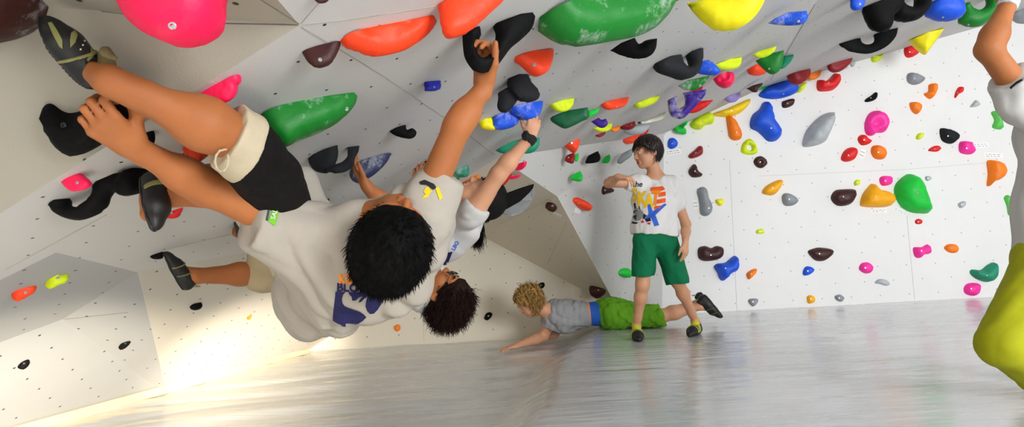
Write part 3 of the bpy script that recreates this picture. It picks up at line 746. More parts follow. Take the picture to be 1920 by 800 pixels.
# ------------------------------------------------------------------ smooth solid modelling for bodies, clothes, shoes
V = Vector
def A3(v): return np.array([v[0], v[1], v[2]], dtype=np.float32)
class Fld:
    def __init__(s): s.p = []; s.disp = None
    def cap(s, a, b, ra, rb=None, k=.02, op=1, side=None, flat=1.0):
        rb = ra if rb is None else rb
        a = A3(a); b = A3(b); r = max(ra, rb)*max(1, flat)
        s.p.append(('c', a, b, ra, rb, k, op, None if side is None else A3(V(side).normalized()), flat, np.minimum(a, b)-r, np.maximum(a, b)+r)); return s
    def ell(s, c, rad, M=None, k=.02, op=1):
        c = A3(c); r = max(rad)
        s.p.append(('e', c, np.array([[float(q) for q in row] for row in (M or Matrix.Identity(3))], dtype=np.float32), np.array(rad, dtype=np.float32), None, k, op, None, 1, c-r, c+r)); return s
    def cut(s, p, n, k=.004, box=None):
        s.p.append(('h', A3(p), A3(V(n).normalized()), None, None, k, 0, None, 1, None, None) if box is None else
                   ('h', A3(p), A3(V(n).normalized()), None, None, k, 0, None, 1, A3(box[0]), A3(box[1]))); return s
    def bounds(s):
        lo = np.min([q[9] for q in s.p if q[6] == 1], 0); hi = np.max([q[10] for q in s.p if q[6] == 1], 0)
        return lo-.03, hi+.03
    def __call__(s, P):
        lo = P.min(0); hi = P.max(0)
        D = np.full(len(P), 1.0, np.float32)
        for q in s.p:
            kind, k, op = q[0], q[5], q[6]
            if kind != 'h':
                m = k*1.2+.03
                if np.any(q[9]-m > hi) or np.any(q[10]+m < lo): continue
            if kind == 'c':
                a, b, ra, rb, side, flat = q[1], q[2], q[3], q[4], q[7], q[8]
                ab = b-a; t = np.clip(((P-a)@ab)/(ab@ab+1e-12), 0, 1)
                v = P-a-t[:, None]*ab
                if side is not None:
                    c = v@side; v = v-c[:, None]*side*(1-1/flat)
                    d = np.sqrt((v*v).sum(1))-(ra+(rb-ra)*t)
                else: d = np.sqrt((v*v).sum(1))-(ra+(rb-ra)*t)
            elif kind == 'e':
                v = (P-q[1])@q[2]; w = v/q[3]
                k0 = np.sqrt((w*w).sum(1)); w2 = v/(q[3]**2); k1 = np.sqrt((w2*w2).sum(1))+1e-9
                d = k0*(k0-1)/k1
            else:
                d = (P-q[1])@q[2]
                if q[9] is not None:
                    ins = np.all((P > q[9]) & (P < q[10]), 1); d = np.where(ins, d, -1)
                h = np.clip(k-np.abs(D-d), 0, None)/k; D = np.maximum(D, d)+h*h*k*.25; continue
            if op == 1:
                h = np.clip(k-np.abs(D-d), 0, None)/k; D = np.minimum(D, d)-h*h*k*.25
            else:
                h = np.clip(k-np.abs(D+d), 0, None)/k; D = np.maximum(D, -d)+h*h*k*.25
        if s.disp is not None: D = D+s.disp(P).astype(np.float32)
        return D
def mesh_field(fn, lo, hi, h, B=24):
    lo = np.array(lo, dtype=np.float64); n = np.ceil((np.array(hi)-lo)/h).astype(int)+2
    NB = (n+B-1)//B
    allk = []; allv = []; allq = []
    def gid(c): return (c[..., 0].astype(np.int64)*(n[1]+3)+c[..., 1])*(n[2]+3)+c[..., 2]
    for bx in range(NB[0]):
        for by in range(NB[1]):
            for bz in range(NB[2]):
                i0 = np.array([bx, by, bz])*B
                cen = lo+(i0+B/2)*h
                d0 = fn(cen[None].astype(np.float32))[0]
                # the field lies low for flattened forms, so keep a wide margin
                if d0 < 1 and abs(d0) > B*h*.87*1.5+.03: continue
                ax = [lo[a]+(i0[a]-1+np.arange(B+2))*h for a in range(3)]
                X, Y, Z = np.meshgrid(*ax, indexing='ij')
                P = np.stack([X, Y, Z], -1).reshape(-1, 3).astype(np.float32)
                F = fn(P).reshape(B+2, B+2, B+2)
                sgn = F < 0
                if sgn.all() or not sgn.any(): continue
                acc = np.zeros((B+1, B+1, B+1, 3)); cnt = np.zeros((B+1, B+1, B+1))
                N = B+1
                idx = np.arange(N)
                base = np.stack(np.meshgrid(idx, idx, idx, indexing='ij'), -1).astype(float)
                for ax_ in range(3):
                    o1, o2 = [a for a in range(3) if a != ax_]
                    for u_ in (0, 1):
                        for v_ in (0, 1):
                            sl0 = [slice(0, N)]*3; sl1 = [slice(0, N)]*3
                            for (o, q) in ((o1, u_), (o2, v_)):
                                sl0[o] = slice(q, N+q); sl1[o] = slice(q, N+q)
                            sl0[ax_] = slice(0, N); sl1[ax_] = slice(1, N+1)
                            f0 = F[tuple(sl0)]; f1 = F[tuple(sl1)]
                            cr = (f0 < 0) != (f1 < 0)
                            t = np.where(cr, f0/np.where(cr, f0-f1, 1), 0)
                            pt = base.copy(); pt[..., o1] += u_; pt[..., o2] += v_; pt[..., ax_] += t
                            acc += np.where(cr[..., None], pt, 0); cnt += cr
                act = cnt > 0
                c = np.argwhere(act)
                pos = acc[act]/cnt[act][:, None]
                gc = c+i0-1+1
                allk.append(gid(gc)); allv.append(lo+(pos+i0-1)*h)
                for ax_ in range(3):
                    o1, o2 = [(1, 2), (2, 0), (0, 1)][ax_]
                    # edges starting at nodes 1..B (local), running to node+1
                    s0 = [slice(1, N)]*3; s1 = [slice(1, N)]*3; s1[ax_] = slice(2, N+1)
                    a_ = sgn[tuple(s0)]; b_ = sgn[tuple(s1)]
                    e = np.argwhere(a_ != b_)
                    if not len(e): continue
                    ins = a_[tuple(e.T)]
                    e = e+1
                    def cell(du, dv):
                        q = e.copy(); q[:, o1] -= du; q[:, o2] -= dv; return gid(q+i0-1+1)
                    quad = np.stack([cell(1, 1), cell(0, 1), cell(0, 0), cell(1, 0)], 1)
                    quad[~ins] = quad[~ins][:, ::-1]
                    allq.append(quad)
    k = np.concatenate(allk); v = np.concatenate(allv); q = np.concatenate(allq)
    uk, ui = np.unique(k, return_index=True)
    qi = np.searchsorted(uk, q); qi = np.clip(qi, 0, len(uk)-1)
    ok = (uk[qi] == q).all(1)
    return v[ui], qi[ok]
def np_mesh(name, v, q):
    me = bpy.data.meshes.new(name)
    me.vertices.add(len(v)); me.vertices.foreach_set('co', v.astype(np.float32).ravel())
    kk = q.shape[1]
    me.loops.add(len(q)*kk); me.loops.foreach_set('vertex_index', q.astype(np.int32).ravel())
    me.polygons.add(len(q)); me.polygons.foreach_set('loop_start', np.arange(0, len(q)*kk, kk, dtype=np.int32))
    me.polygons.foreach_set('loop_total', np.full(len(q), kk, np.int32))
    me.polygons.foreach_set('use_smooth', np.ones(len(q), bool))
    me.update(calc_edges=True); me.validate(); return me
def solid(name, f, mat, parent=None, h=.005, org=V((0, 0, 0)), fn=None):
    lo, hi = f.bounds()
    v, q = mesh_field(fn or f, lo, hi, h)
    # one pass of smoothing
    v = v-np.array(org)
    me = np_mesh(name, v, q)
    o = link(name, me, mat, parent); return o
def folds(seed, amp, freq, axis, stretch=.25):
    """cloth creases: warped waves that run along 'axis'"""
    r = np.random.RandomState(seed); ax = A3(V(axis).normalized())
    K = []
    for i in range(5):
        d = r.normal(size=3); d = d/np.linalg.norm(d); d = d-ax*(d@ax)*(1-stretch); K.append((d*freq*2.4*(.6+.35*i), r.uniform(0, 6), r.normal(size=3)*freq*.7, r.uniform(0, 6), 1/(1+.5*i)))
    def f(P):
        s = 0
        for d, ph, m, ph2, a in K:
            s = s+a*(1-2*np.abs(np.sin((P@d)*.5+ph+1.3*np.sin(P@m*.6+ph2))))
        return s*amp*.5
    return f

def frame(up, fwd):
    u = V(up).normalized(); f = V(fwd); f = (f-u*f.dot(u)).normalized(); r = f.cross(u).normalized()
    return Matrix((r, f, u)).transposed()      # columns: right, forward, up
def head_prims(F, c, M, s=1.0, ears=True, open_mouth=0):
    def p(x, y, z): return V(c)+M@V((x*s, y*s, z*s))
    F.ell(p(0, -.012, .028), (.074*s, .092*s, .084*s), M, .02)
    F.ell(p(0, .028, -.03), (.058*s, .058*s, .068*s), M, .03)
    F.cap(p(-.02, .045, -.083), p(.02, .045, -.083), .021*s, k=.03*s)
    F.cap(p(0, .058, -.09), p(0, .06, -.088), .017*s, k=.02*s)
    for q in (-1, 1):
        F.cap(p(q*.036, .05, -.028), p(q*.034, .045, -.05), .026*s, .02*s, k=.025*s)
        F.cap(p(q*.054, -.005, -.045), p(q*.035, .03, -.082), .018*s, .017*s, k=.03*s)
        F.cap(p(q*.014, .082, .02), p(q*.042, .071, .02), .009*s, .008*s, k=.015*s)
        F.ell(p(q*.031, .089, .0), (.0165*s, .013*s, .0105*s), M, .01*s, -1)
        F.ell(p(q*.031, .0765, .0), (.0135*s, .0125*s, .0125*s), M, .004*s)
        if ears:
            Me = M @ Matrix.Rotation(q*.35, 3, 'Z') @ Matrix.Rotation(-.18, 3, 'X')
            F.ell(p(q*.079, -.008, -.008), (.009*s, .019*s, .031*s), Me, .008*s)
            F.ell(p(q*.086, -.004, -.004), (.006*s, .010*s, .018*s), Me, .006*s, -1)
    F.cap(p(0, .083, .008), p(0, .101, -.03), .0075*s, .0095*s, k=.012*s)
    F.cap(p(-.010, .092, -.034), p(.010, .092, -.034), .0075*s, k=.008*s)
    F.cap(p(-.015, .081, -.058), p(.015, .081, -.058), .0068*s, k=.007*s)
    F.cap(p(-.013, .080, -.0695), p(.013, .080, -.0695), .0078*s, k=.007*s)
    F.ell(p(0, .09, -.0635), (.021*s, .012*s, (.0016+open_mouth)*s), M, .003*s, -1)
def head_bits(body, c, M, s, org, browmat, lipmat, eyes=True):
    def p(x, y, z): return V(c)+M@V((x*s, y*s, z*s))-V(org)
    def ball(name, ctr, rad, mat, Mx=None, par=body, seg=14):
        bm = bmesh.new(); bmesh.ops.create_uvsphere(bm, u_segments=seg, v_segments=seg//2+2, radius=1)
        T = (Mx or M)
        for v in bm.verts: v.co = V(ctr)+T@V((v.co.x*rad[0], v.co.y*rad[1], v.co.z*rad[2]))
        me = bpy.data.meshes.new(name); bm.to_mesh(me); bm.free()
        me.polygons.foreach_set('use_smooth', [True]*len(me.polygons)); return link(name, me, mat, par)
    for q in (-1, 1):
        if eyes:
            e = ball('eye', p(q*.031, .0785, 0), (.0115*s, .0113*s, .0075*s), EYEW)
            ball('iris', p(q*.031, .0875, -.0005), (.0045*s, .0028*s, .0045*s), EYEI, par=e)
        f = Fld(); f.cap(p(q*.013, .0915, .0165), p(q*.03, .0895, .0225), .0028*s, .0033*s, k=.004).cap(p(q*.03, .0895, .0225), p(q*.047, .0735, .017), .0033*s, .0018*s, k=.004)
        solid('eyebrow', f, browmat, body, .0016*max(s, .9))
    f = Fld(); f.cap(p(-.0155, .0835, -.059), p(0, .0885, -.0575), .0035*s, .0058*s, k=.004).cap(p(0, .0885, -.0575), p(.0155, .0835, -.059), .0058*s, .0035*s, k=.004)
    f.cap(p(-.012, .084, -.0695), p(.012, .084, -.0695), .0055*s, k=.003).ell(p(0, .092, -.0637), (.022*s, .012*s, .0016*s), M, .003*s, -1)
    solid('lips', f, lipmat, body, .0016*max(s, .9))
def hand_prims(F, w, D, N, S, curl=(.5, .6, .5), s=1.0, thumb=(.5, .4), spread=.12, curls=None, rr=1.0):
    """w wrist, D to the fingers, N out of the palm, S the thumb side"""
    D = V(D).normalized(); N = V(N); N = (N-D*N.dot(D)).normalized(); S0 = V(S); S = D.cross(N); S = S if S.dot(S0) > 0 else -S
    def p(d, n, t): return w+(D*d+N*n+S*t)*s
    k = .008*s
    kn = []
    for i in range(4):
        t = (.027-.018*i)
        a = p(.012, 0, t*.65); b = p(.078-.004*abs(i-1)-(.004 if i == 3 else 0), -.002, t)
        F.cap(a, b, .0125*s, .0100*s, k=.014*s); kn.append(b)
    F.cap(p(.02, .006, .0), p(.06, .006, .0), .014*s, .012*s, k=.02*s)
    F.cap(w-D*.02*s, p(.015, 0, 0), .020*s, .019*s, k=.02*s, side=N, flat=.75)
    Ls = (.068, .076, .070, .056)
    for i in range(4):
        c_ = curls[i] if curls else curl
        ang = 0; q = kn[i]; r = .0083*s*rr if i < 3 else .0074*s*rr
        sp = S*(spread*(1.5-i)/1.5)
        for j, (fr, a) in enumerate(zip((.46, .30, .24), c_)):
            ang += a
            d = (D*math.cos(ang)+N*math.sin(ang)+sp*(1 if j == 0 else .6)).normalized()
            e = q+d*Ls[i]*fr*s
            F.cap(q, e, r, r*.92, k=.0035*s); q = e; r *= .92
    a = p(.018, .004, .022); b = p(.045, .012+.01*thumb[1], .043)
    F.cap(a, b, .0135*s, .0105*s, k=.012*s)
    d = (D*math.cos(thumb[0])+S*math.sin(thumb[0])*.7+N*thumb[1]).normalized()
    c = b+d*.030*s; F.cap(b, c, .0100*s, .0090*s, k=.005*s)
    d2 = (d+N*thumb[1]*.5+D*.2).normalized(); F.cap(c, c+d2*.022*s, .0090*s, .0075*s, k=.004*s)

def strands(name, roots, dirs, lens, mat, parent, r=.0022, curl=0, seg=6, grav=V((0, 0, -1)), gr=.3, org=V((0, 0, 0)), jit=.25, seed=1, tip=.15, curlf=2.5, extra=None):
    rnd = random.Random(seed); vs_ = []; fs_ = []
    for R0, d, L in zip(roots, dirs, lens):
        d = V(d).normalized()+V((rnd.gauss(0, 1), rnd.gauss(0, 1), rnd.gauss(0, 1)))*jit; d.normalize()
        p = V(R0)-V(org); ax = d.orthogonal().normalized(); ph = rnd.uniform(0, 6.3); rr = r*rnd.uniform(.6, 1.4)
        step = L/seg; k = len(vs_)
        for j in range(seg+1):
            t = j/seg
            b1 = d.orthogonal().normalized(); b2 = d.cross(b1)
            off = (b1*math.cos(ph+t*6.28*curlf)+b2*math.sin(ph+t*6.28*curlf))*curl*t
            rad = rr*(1-t*(1-tip))
            for a in (0, 2.09, 4.19):
                vs_.append(p+off+(b1*math.cos(a)+b2*math.sin(a))*rad)
            d = (d+V(grav)*gr*(1/seg)*2).normalized(); p = p+d*step
        for j in range(seg):
            for a in range(3):
                q = k+j*3; fs_.append((q+a, q+(a+1) % 3, q+3+(a+1) % 3, q+3+a))
        fs_.append((k+2, k+1, k)); q = k+seg*3; fs_.append((q, q+1, q+2))
    return vs_, fs_
def merge_meshes(name, parts, mat, parent):
    vs_ = []; fs_ = []
    for v, f in parts:
        k = len(vs_); vs_ += [tuple(x) for x in v]; fs_ += [tuple(int(i)+k for i in g) for g in f]
    return link(name, mesh(name, vs_, fs_), mat, parent)
def hair(c, M, s, mat, parent, org, n=1400, region=None, flow=None, L=(.03, .05), thick=.012, curl=0, gr=.3, r=.0024, seed=3, jit=.25, lift=.35, rad=(.077, .096, .088), noise_amp=.004, h=.004, grav=V((0, 0, -1)), curlf=2.5, shift=(0, -.014, .03), cuts=()):
    """scalp cap plus locks; region(local point) says where hair grows"""
    F = Fld(); C0 = V(c)+M@(V(shift)*s)-V(org)
    R_ = [(q+thick)*s for q in rad]
    F.ell(C0, R_, M, .01)
    for (pp, nn) in cuts: F.cut(V(c)+M@(V(pp)*s)-V(org), M@V(nn), .01)
    fz = folds(seed, noise_amp, 90, M@V((0, 0, 1)), .5); F.disp = fz
    lo, hi = F.bounds(); v, q = mesh_field(F, lo, hi, h)
    rnd = random.Random(seed); roots = []; dirs = []; lens = []
    while len(roots) < n:
        d = V((rnd.gauss(0, 1), rnd.gauss(0, 1), rnd.gauss(0, 1))).normalized()
        lp = V(shift)+V((d.x*rad[0], d.y*rad[1], d.z*rad[2]))
        if region and not region(lp): continue
        nrm = V((d.x/rad[0], d.y/rad[1], d.z/rad[2])).normalized()
        fl_ = flow(lp) if flow else V((0, 0, -1))
        fl_ = (fl_-nrm*fl_.dot(nrm)*.8)
        ro = V(c)+M@((lp+nrm*thick*.75)*s)
        roots.append(ro); dirs.append(M@(nrm*lift+fl_)); lens.append(rnd.uniform(*L)*s)
    sv, sf = strands('x', roots, dirs, lens, mat, parent, r*s, curl*s, 6, grav, gr, org, jit, seed, curlf=curlf)
    return merge_meshes('hair', [(v, q), (sv, sf)], mat, parent)

def shoe(parent, heel, toe, up, L, body, accent, org, fat=1.0, w=.040, strap=None, h=.0035, collar=None, sock=None):
    """climbing shoe: heel and toe are sole points, up leaves the sole"""
    heel = V(heel)-V(org); toe = V(toe)-V(org); D = (toe-heel).normalized(); U = V(up); U = (U-D*U.dot(D)).normalized(); S = D.cross(U)
    L = (toe-heel).length; s = L/.24*fat
    def p(d, u, t=0): return heel+D*d*L+U*u*s+S*t*s
    def fill_(F, g=0.0):
        F.cap(p(.12, .030), p(.30, .030), .029*s+g, .031*s+g, k=.02, side=U, flat=1.0)
        F.cap(p(.13, .045), p(.16, .062), .027*s+g, .028*s+g, k=.02)
        F.cap(p(.30, .034), p(.62, .030), .032*s+g, .036*s+g, k=.025, side=U, flat=.85)
        F.cap(p(.60, .028), p(.86, .020), .039*s+g, .024*s+g, k=.025, side=U, flat=.62)
        F.cap(p(.86, .018), p(.955, .012), .020*s+g, .011*s+g, k=.02)
        F.cap(p(.36, .045), p(.62, .036), .026*s+g, .024*s+g, k=.025)
        F.cut(p(0, .002-g), -U, .006)
        return F
    F = fill_(Fld()); F.cut(p(.2, .082), U, .006)
    F.ell(p(.2, .092), (.024*s, .024*s, .022*s), None, .006, -1)
    o = solid('climbing_shoe', F, body, parent, h)
    G = fill_(Fld(), .0022); lo, hi = G.bounds()
    def rim(P):
        d = G(P); return np.maximum(d, (P-A3(p(0, .012)))@A3(U))
    v, q = mesh_field(rim, lo, hi, h*.9); sole = link('sole', np_mesh('sole', v, q), RUBBER, o)
    ORG[o.name] = V(org)
    for (c, wd, tilt) in (((.42, .035, .2), (.58, .035, .2)) if strap is None else strap):
        nn = (D+U*tilt).normalized(); q0 = p(c, .05)
        def band(P, q0=q0, nn=nn, wd=wd):
            d = G(P)-.0012; return np.maximum(np.maximum(d, np.abs((P-A3(q0))@A3(nn))-wd*L*.5), -((P-A3(p(0, .022)))@A3(U)))
        v, q = mesh_field(band, lo, hi, h*.9)
        link('strap', np_mesh('strap', v, q), accent, o)
    # pull loop
    T = Fld(); a = p(.03, .07); b = p(-.03, .088); c_ = p(.0, .062)
    T.cap(a, b, .0035*s, k=.003).cap(b, c_, .0035*s, k=.003)
    solid('pull_loop', T, accent, o, .0025)
    return o

def decal(parent, target, name, mat, polys, step=6, off=.0012, fromcam=True, warp=None):
    """a printed shape: outlines in picture pixels laid onto the cloth that the ray meets"""
    me = target.data; vv = np.empty(len(me.vertices)*3, np.float32); me.vertices.foreach_get('co', vv); vv = vv.reshape(-1, 3)
    tree = TREES.get(target.name)
    base = target.matrix_world.translation if target.parent is None else ORG[target.name]
    if tree is None:
        tree = BVHTree.FromPolygons([V(x) for x in vv.tolist()], [tuple(p.vertices) for p in me.polygons]); TREES[target.name] = tree
    bm = bmesh.new()
    for lp in polys:
        outer = lp[0]; 
        es = []
        for l in lp:
            vs_ = [bm.verts.new((x, y, 0)) for x, y in l]
            es += [bm.edges.new((vs_[i], vs_[(i+1) % len(vs_)])) for i in range(len(vs_))]
        bmesh.ops.triangle_fill(bm, edges=es, use_beauty=True)
    _project(bm, tree, base, step, off, name, mat, parent)
    return
def _project(bm, tree, base, step, off, name, mat, parent):
    xs_ = [v.co.x for v in bm.verts]; ys_ = [v.co.y for v in bm.verts]
    for axis, (a, b) in ((0, (min(xs_), max(xs_))), (1, (min(ys_), max(ys_)))):
        t = a+step
        while t < b:
            n = V((1, 0, 0)) if axis == 0 else V((0, 1, 0))
            bmesh.ops.bisect_plane(bm, geom=bm.verts[:]+bm.edges[:]+bm.faces[:], plane_co=n*t, plane_no=n)
            t += step
    o = CAM-V(base); dead = []
    for v in bm.verts:
        d = ray(v.co.x, v.co.y); hh = tree.ray_cast(o, d)
        if hh[0] is None: dead.append(v)
        else:
            n = hh[1] if hh[1].dot(d) < 0 else -hh[1]; v.co = hh[0]+n*off-d*off
    bmesh.ops.delete(bm, geom=dead, context='VERTS')
    big = [f for f in bm.faces if max(e.calc_length() for e in f.edges) > .06]
    bmesh.ops.delete(bm, geom=big, context='FACES')
    bmesh.ops.recalc_face_normals(bm, faces=bm.faces)
    me = bpy.data.meshes.new(name); bm.to_mesh(me); bm.free()
    return link(name, me, mat, parent)
TREES = {}; ORG = {}
def text_decal(parent, target, name, mat, s, x, y, size, rot=0, step=4, shear=0, sx=1, off=.0014, bold=.0):
    cu = bpy.data.curves.new('t', 'FONT'); cu.body = s; cu.size = size; cu.offset = bold*size; cu.shear = shear; cu.resolution_u = 3
    ob = bpy.data.objects.new('t', cu); COL.objects.link(ob)
    bpy.context.view_layer.update()
    me = bpy.data.meshes.new_from_object(ob.evaluated_get(bpy.context.evaluated_depsgraph_get()))
    bpy.data.objects.remove(ob)
    bm = bmesh.new(); bm.from_mesh(me); a = math.radians(rot)
    for v in bm.verts:
        X, Y = v.co.x*sx, v.co.y
        v.co = V((x+X*math.cos(a)+Y*math.sin(a), y+X*math.sin(a)-Y*math.cos(a), 0))
    m2 = target.data; tree = TREES.get(target.name)
    if tree is None:
        vv = np.empty(len(m2.vertices)*3, np.float32); m2.vertices.foreach_get('co', vv)
        tree = BVHTree.FromPolygons([V(q) for q in vv.reshape(-1, 3).tolist()], [tuple(p.vertices) for p in m2.polygons]); TREES[target.name] = tree
    return _project(bm, tree, ORG[target.name], step, off, name, mat, parent)
SKIN = simple('skin_warm', 'ab6839', .6, .08, 10, .06, 220, sss=.12, spec=.4)
SKIN2 = simple('skin_light', 'd29a78', .5, .06, 10, .06, 220, sss=.12, spec=.4)
LIPS = simple('lips', 'b2584c', .45, .05); EYEW = simple('eye_white', 'e8e4de', .2, .02); EYEI = simple('eye_iris', '1c120c', .15, .02)
HAIRB = simple('hair_black', '040404', .75, .2, 40, spec=.12); HAIRD = simple('hair_dark_brown', '1d120d', .4, .3, 40, spec=.5); HAIRG = simple('hair_blond', 'a07c42', .5, .45, 45, spec=.4); HAIRR = simple('hair_brown', '1e0f08', .7, .4, 40, spec=.15)
TEE = simple('white_cotton_shaded', 'aca59a', .85, .02, 10, .15, 700, spec=.2); TEEW = simple('bright_white_cotton', 'e2e0df', .85, .02, 10, .15, 700, spec=.2)  # TEE is a white shirt with shade mixed into its greyed colour
TEEM = simple('white_cotton_half_shaded', 'c8c6c3', .85, .02, 10, .15, 700, spec=.2)  # white shirts again, with less shade mixed into the colour
TEEG = simple('grey_marl_cotton', '9b9c9f', .9, .08, 120, .2, 600, spec=.2)
RUBBER = simple('shoe_rubber', '121212', .45, .1); SHOEB = simple('shoe_black', '141514', .5, .2); OLIVE = simple('shoe_olive', '82824c', .6, .1); LIMEY = simple('shoe_lime', 'a9b53a', .6, .1)
BEIGE = simple('beige_cotton', 'b7a684', .85, .06, 20, .2, 400, spec=.2); CUFF = simple('cream_cotton', 'c4b79c', .85, .04, 20, .2, 400, spec=.2); BLACKC = simple('black_cotton', '0e0c0c', .8, .2, 20, .2, 400, spec=.2)
SHORTG = simple('dark_green_cotton', '0b7048', .8, .08, 20, .2, 500, spec=.2); SHORTL = simple('lime_green_cotton', '63a021', .8, .1, 20, .2, 500, spec=.2)
TROUS = simple('chartreuse_cotton', 'a3a414', .8, .05, 20, .2, 500, spec=.2); BLUEB = simple('blue_elastic', '1a5ec4', .7)
NAVYP = simple('navy_print', '0e0e48', .8, .05); ORP = simple('orange_print', 'f58a12', .8, .03); YEP = simple('yellow_print', 'f2c40f', .8, .03); GRP = simple('green_print', '6fc01c', .8); DKP = simple('dark_print', '33403e', .8); BLP = simple('blue_print', '2f62d0', .8); BKP = simple('black_print', '141416', .8); REDP = simple('orange_red_print', 'ef5a14', .8); WHP = simple('white_print', 'dedbd6', .8); GYP = simple('grey_print', '8d8f94', .8)
# ------------------------------------------------------------------ people
def person(name, F, org, skin, h, label):
    lo, hi = F.bounds(); v, q = mesh_field(F, lo, hi, h); v = v-np.array(org)
    o = link('person', np_mesh('body', v, q), skin, None, org); tag(o, label, 'person'); return o
def cloth(name, F, mat, parent, org, h, fn=None):
    lo, hi = F.bounds(); v, q = mesh_field(fn or F, lo, hi, h); v = v-np.array(org)
    o = link(name, np_mesh(name, v, q), mat, parent); ORG[o.name] = org; return o
def lerp(a, b, t): return V(a)+(V(b)-V(a))*t

# ===== 1: the climber in front
def climber_front():
    org = at(640, 480, 1.6)
    neck = at(685, 442, 1.60); chest = at(668, 462, 1.68); hip = at(600, 500, 1.95)
    shL = at(572, 440, 1.58); elL = at(385, 350, 1.38); wrL = at(252, 276, 1.21)
    shR = at(790, 398, 1.58); elR = at(858, 236, 1.54); wrR = at(908, 160, 1.57)
    hd = at(737, 447, 1.49); HM_ = frame((.06, -.80, -.56), (.50, -.45, .85))
    s = .98
    F = Fld()
    head_prims(F, hd, HM_, s)
    F.cap(hd+HM_@V((0, -.02, -.06)), neck, .05, .055, k=.03)
    F.cap(neck, chest, .06, .09, k=.05); F.cap(shL, shR, .055, k=.05); F.cap(chest, hip, .095, .1, k=.05)
    F.cap(shL, elL, .046, .040, k=.03); F.cap(elL, lerp(elL, wrL, .35), .040, .037, k=.03); F.cap(lerp(elL, wrL, .3), wrL, .037, .0235, k=.03)
    F.cap(shR, elR, .044, .036, k=.03); F.cap(elR, lerp(elR, wrR, .3), .036, .034, k=.02); F.cap(lerp(elR, wrR, .3), wrR, .034, .021, k=.03)
    hand_prims(F, wrL, at(190, 228, 1.14)-wrL, V((.1, 1, -.1)), V((.6, 0, .9)), s=1.1, curls=((.5, 1.5, .9), (.5, 1.5, .9), (.5, 1.5, .9), (.55, 1.5, .9)), thumb=(.5, .5), spread=.05)
    hand_prims(F, wrR, V((.05, -.02, 1)), V((-.55, -.8, 0)), V((.8, -.6, 0)), s=1.05, curls=((.7, 1.1, .6),)*4, thumb=(.2, .1), spread=.03)
    hpL = hip+V((-.06, 0, .03)); knL = at(462, 268, 1.30); anL = at(207, 152, 1.09)
    F.cap(hpL, knL, .07, .052, k=.04); F.cap(knL, lerp(knL, anL, .35), .047, .052, k=.03); F.cap(lerp(knL, anL, .35), lerp(knL, anL, .85), .052, .027, k=.04); F.cap(lerp(knL, anL, .8), anL, .028, .025, k=.02)
    knR = at(440, 338, 1.52); anR = at(288, 372, 1.40)
    F.cap(hip+V((.02, .05, 0)), knR, .075, .055, k=.04); F.cap(knR, lerp(knR, anR, .35), .046, .048, k=.03); F.cap(lerp(knR, anR, .35), anR, .048, .026, k=.03)
    # feet inside the shoes
    F.cap(anL, at(172, 134, 1.095), .028, .02, k=.02); F.cap(anR, at(280, 400, 1.385), .025, .02, k=.02)
    o = person('person', F, org, SKIN, .0042, 'person with short black hair climbing nearest the camera in white tee and black panelled trousers')
    head_bits(o, hd, HM_, s, org, HAIRB, LIPS)
    # shirt
    T = Fld()
    T.cap(shL, chest, .072, .075, k=.04); T.cap(shL, at(664, 428, 1.57), .068, .060, k=.03); T.cap(shR, chest, .075, .08, k=.04); T.cap(neck+V((0, .06, -.07)), chest, .07, .085, k=.04); T.cap(at(566, 342, 1.64), at(588, 388, 1.64), .036, .036, k=.02)
    T.cap(chest+V((0, 0, -.03)), lerp(chest, hip, .5)+V((0, 0, -.03)), .105, .13, k=.05); T.cap(lerp(chest, hip, .5), hip+V((0, 0, -.01)), .13, .12, k=.06)
    # the loose back of the shirt sags below him
    T.cap(at(640, 520, 1.62), at(590, 560, 1.80), .09, .10, k=.06); T.cap(at(575, 545, 1.80), at(590, 590, 1.80), .085, .055, k=.05)
    T.cap(at(620, 575, 1.72), at(610, 610, 1.76), .055, .03, k=.05)
    T.cap(at(590, 605, 1.76), at(625, 618, 1.74), .035, .02, k=.04)
    T.cap(at(700, 560, 1.68), at(650, 600, 1.74), .065, .03, k=.05); T.cap(at(760, 500, 1.62), at(745, 550, 1.68), .07, .05, k=.06)
    T.cap(at(740, 560, 1.68), at(700, 595, 1.72), .045, .02, k=.04)
    T.cap(at(790, 470, 1.62), at(775, 520, 1.66), .06, .055, k=.05)
    T.cap(at(572, 510, 1.74), at(562, 580, 1.84), .045, .045, k=.05)
    # sleeves
    slL = lerp(shL, elL, .42); slR = at(828, 345, 1.585)
    T.cap(shL, slL, .080, .068, k=.04); T.cap(shL+V((0, 0, -.05)), slL+V((0, 0, -.035)), .055, .045, k=.05)
    T.cap(shL+V((0, .02, -.06)), at(492, 445, 1.46), .06, .035, k=.05)
    T.cap(shR, slR, .078, .056, k=.04); T.cap(shR+V((.04, 0, 0)), at(832, 374, 1.585), .045, .022, k=.04)
    T.cut(at(480, 400, 1.46), (elL-shL)+V((0,0,-.04)), .003, (slL-V((.3, .3, .25)), slL+V((.12, .3, .25))))
    T.cut(at(818, 326, 1.58), V((.55, .0, 1)), .003, (slR-V((.12, .3, .12)), slR+V((.3, .3, .3))))
    w1 = folds(11, .0135, 22, (.55, .2, -.8), .14); T.disp = w1
    for (a, b, r) in ((at(545, 510, 1.62), at(600, 610, 1.66), .012), (at(565, 490, 1.58), at(640, 600, 1.62), .012), (at(560, 470, 1.5), at(620, 560, 1.56), .01)):
        T.cap(a, b, r, r*.5, k=.03)
    sh = cloth('t_shirt', T, TEE, o, org, .0048)
    # trousers: cream seat, black knee panel, cream cuff with a cord
    B = Fld(); B.cap(hip, lerp(hip, neck, .12), .115, .1, k=.05); B.cap(hpL, lerp(hpL, knL, .55), .10, .088, k=.05); B.cap(hip+V((.03, .05, 0)), knR, .095, .074, k=.04)
    B.cap(at(575, 400, 1.78), at(560, 430, 1.78), .05, .07, k=.05)
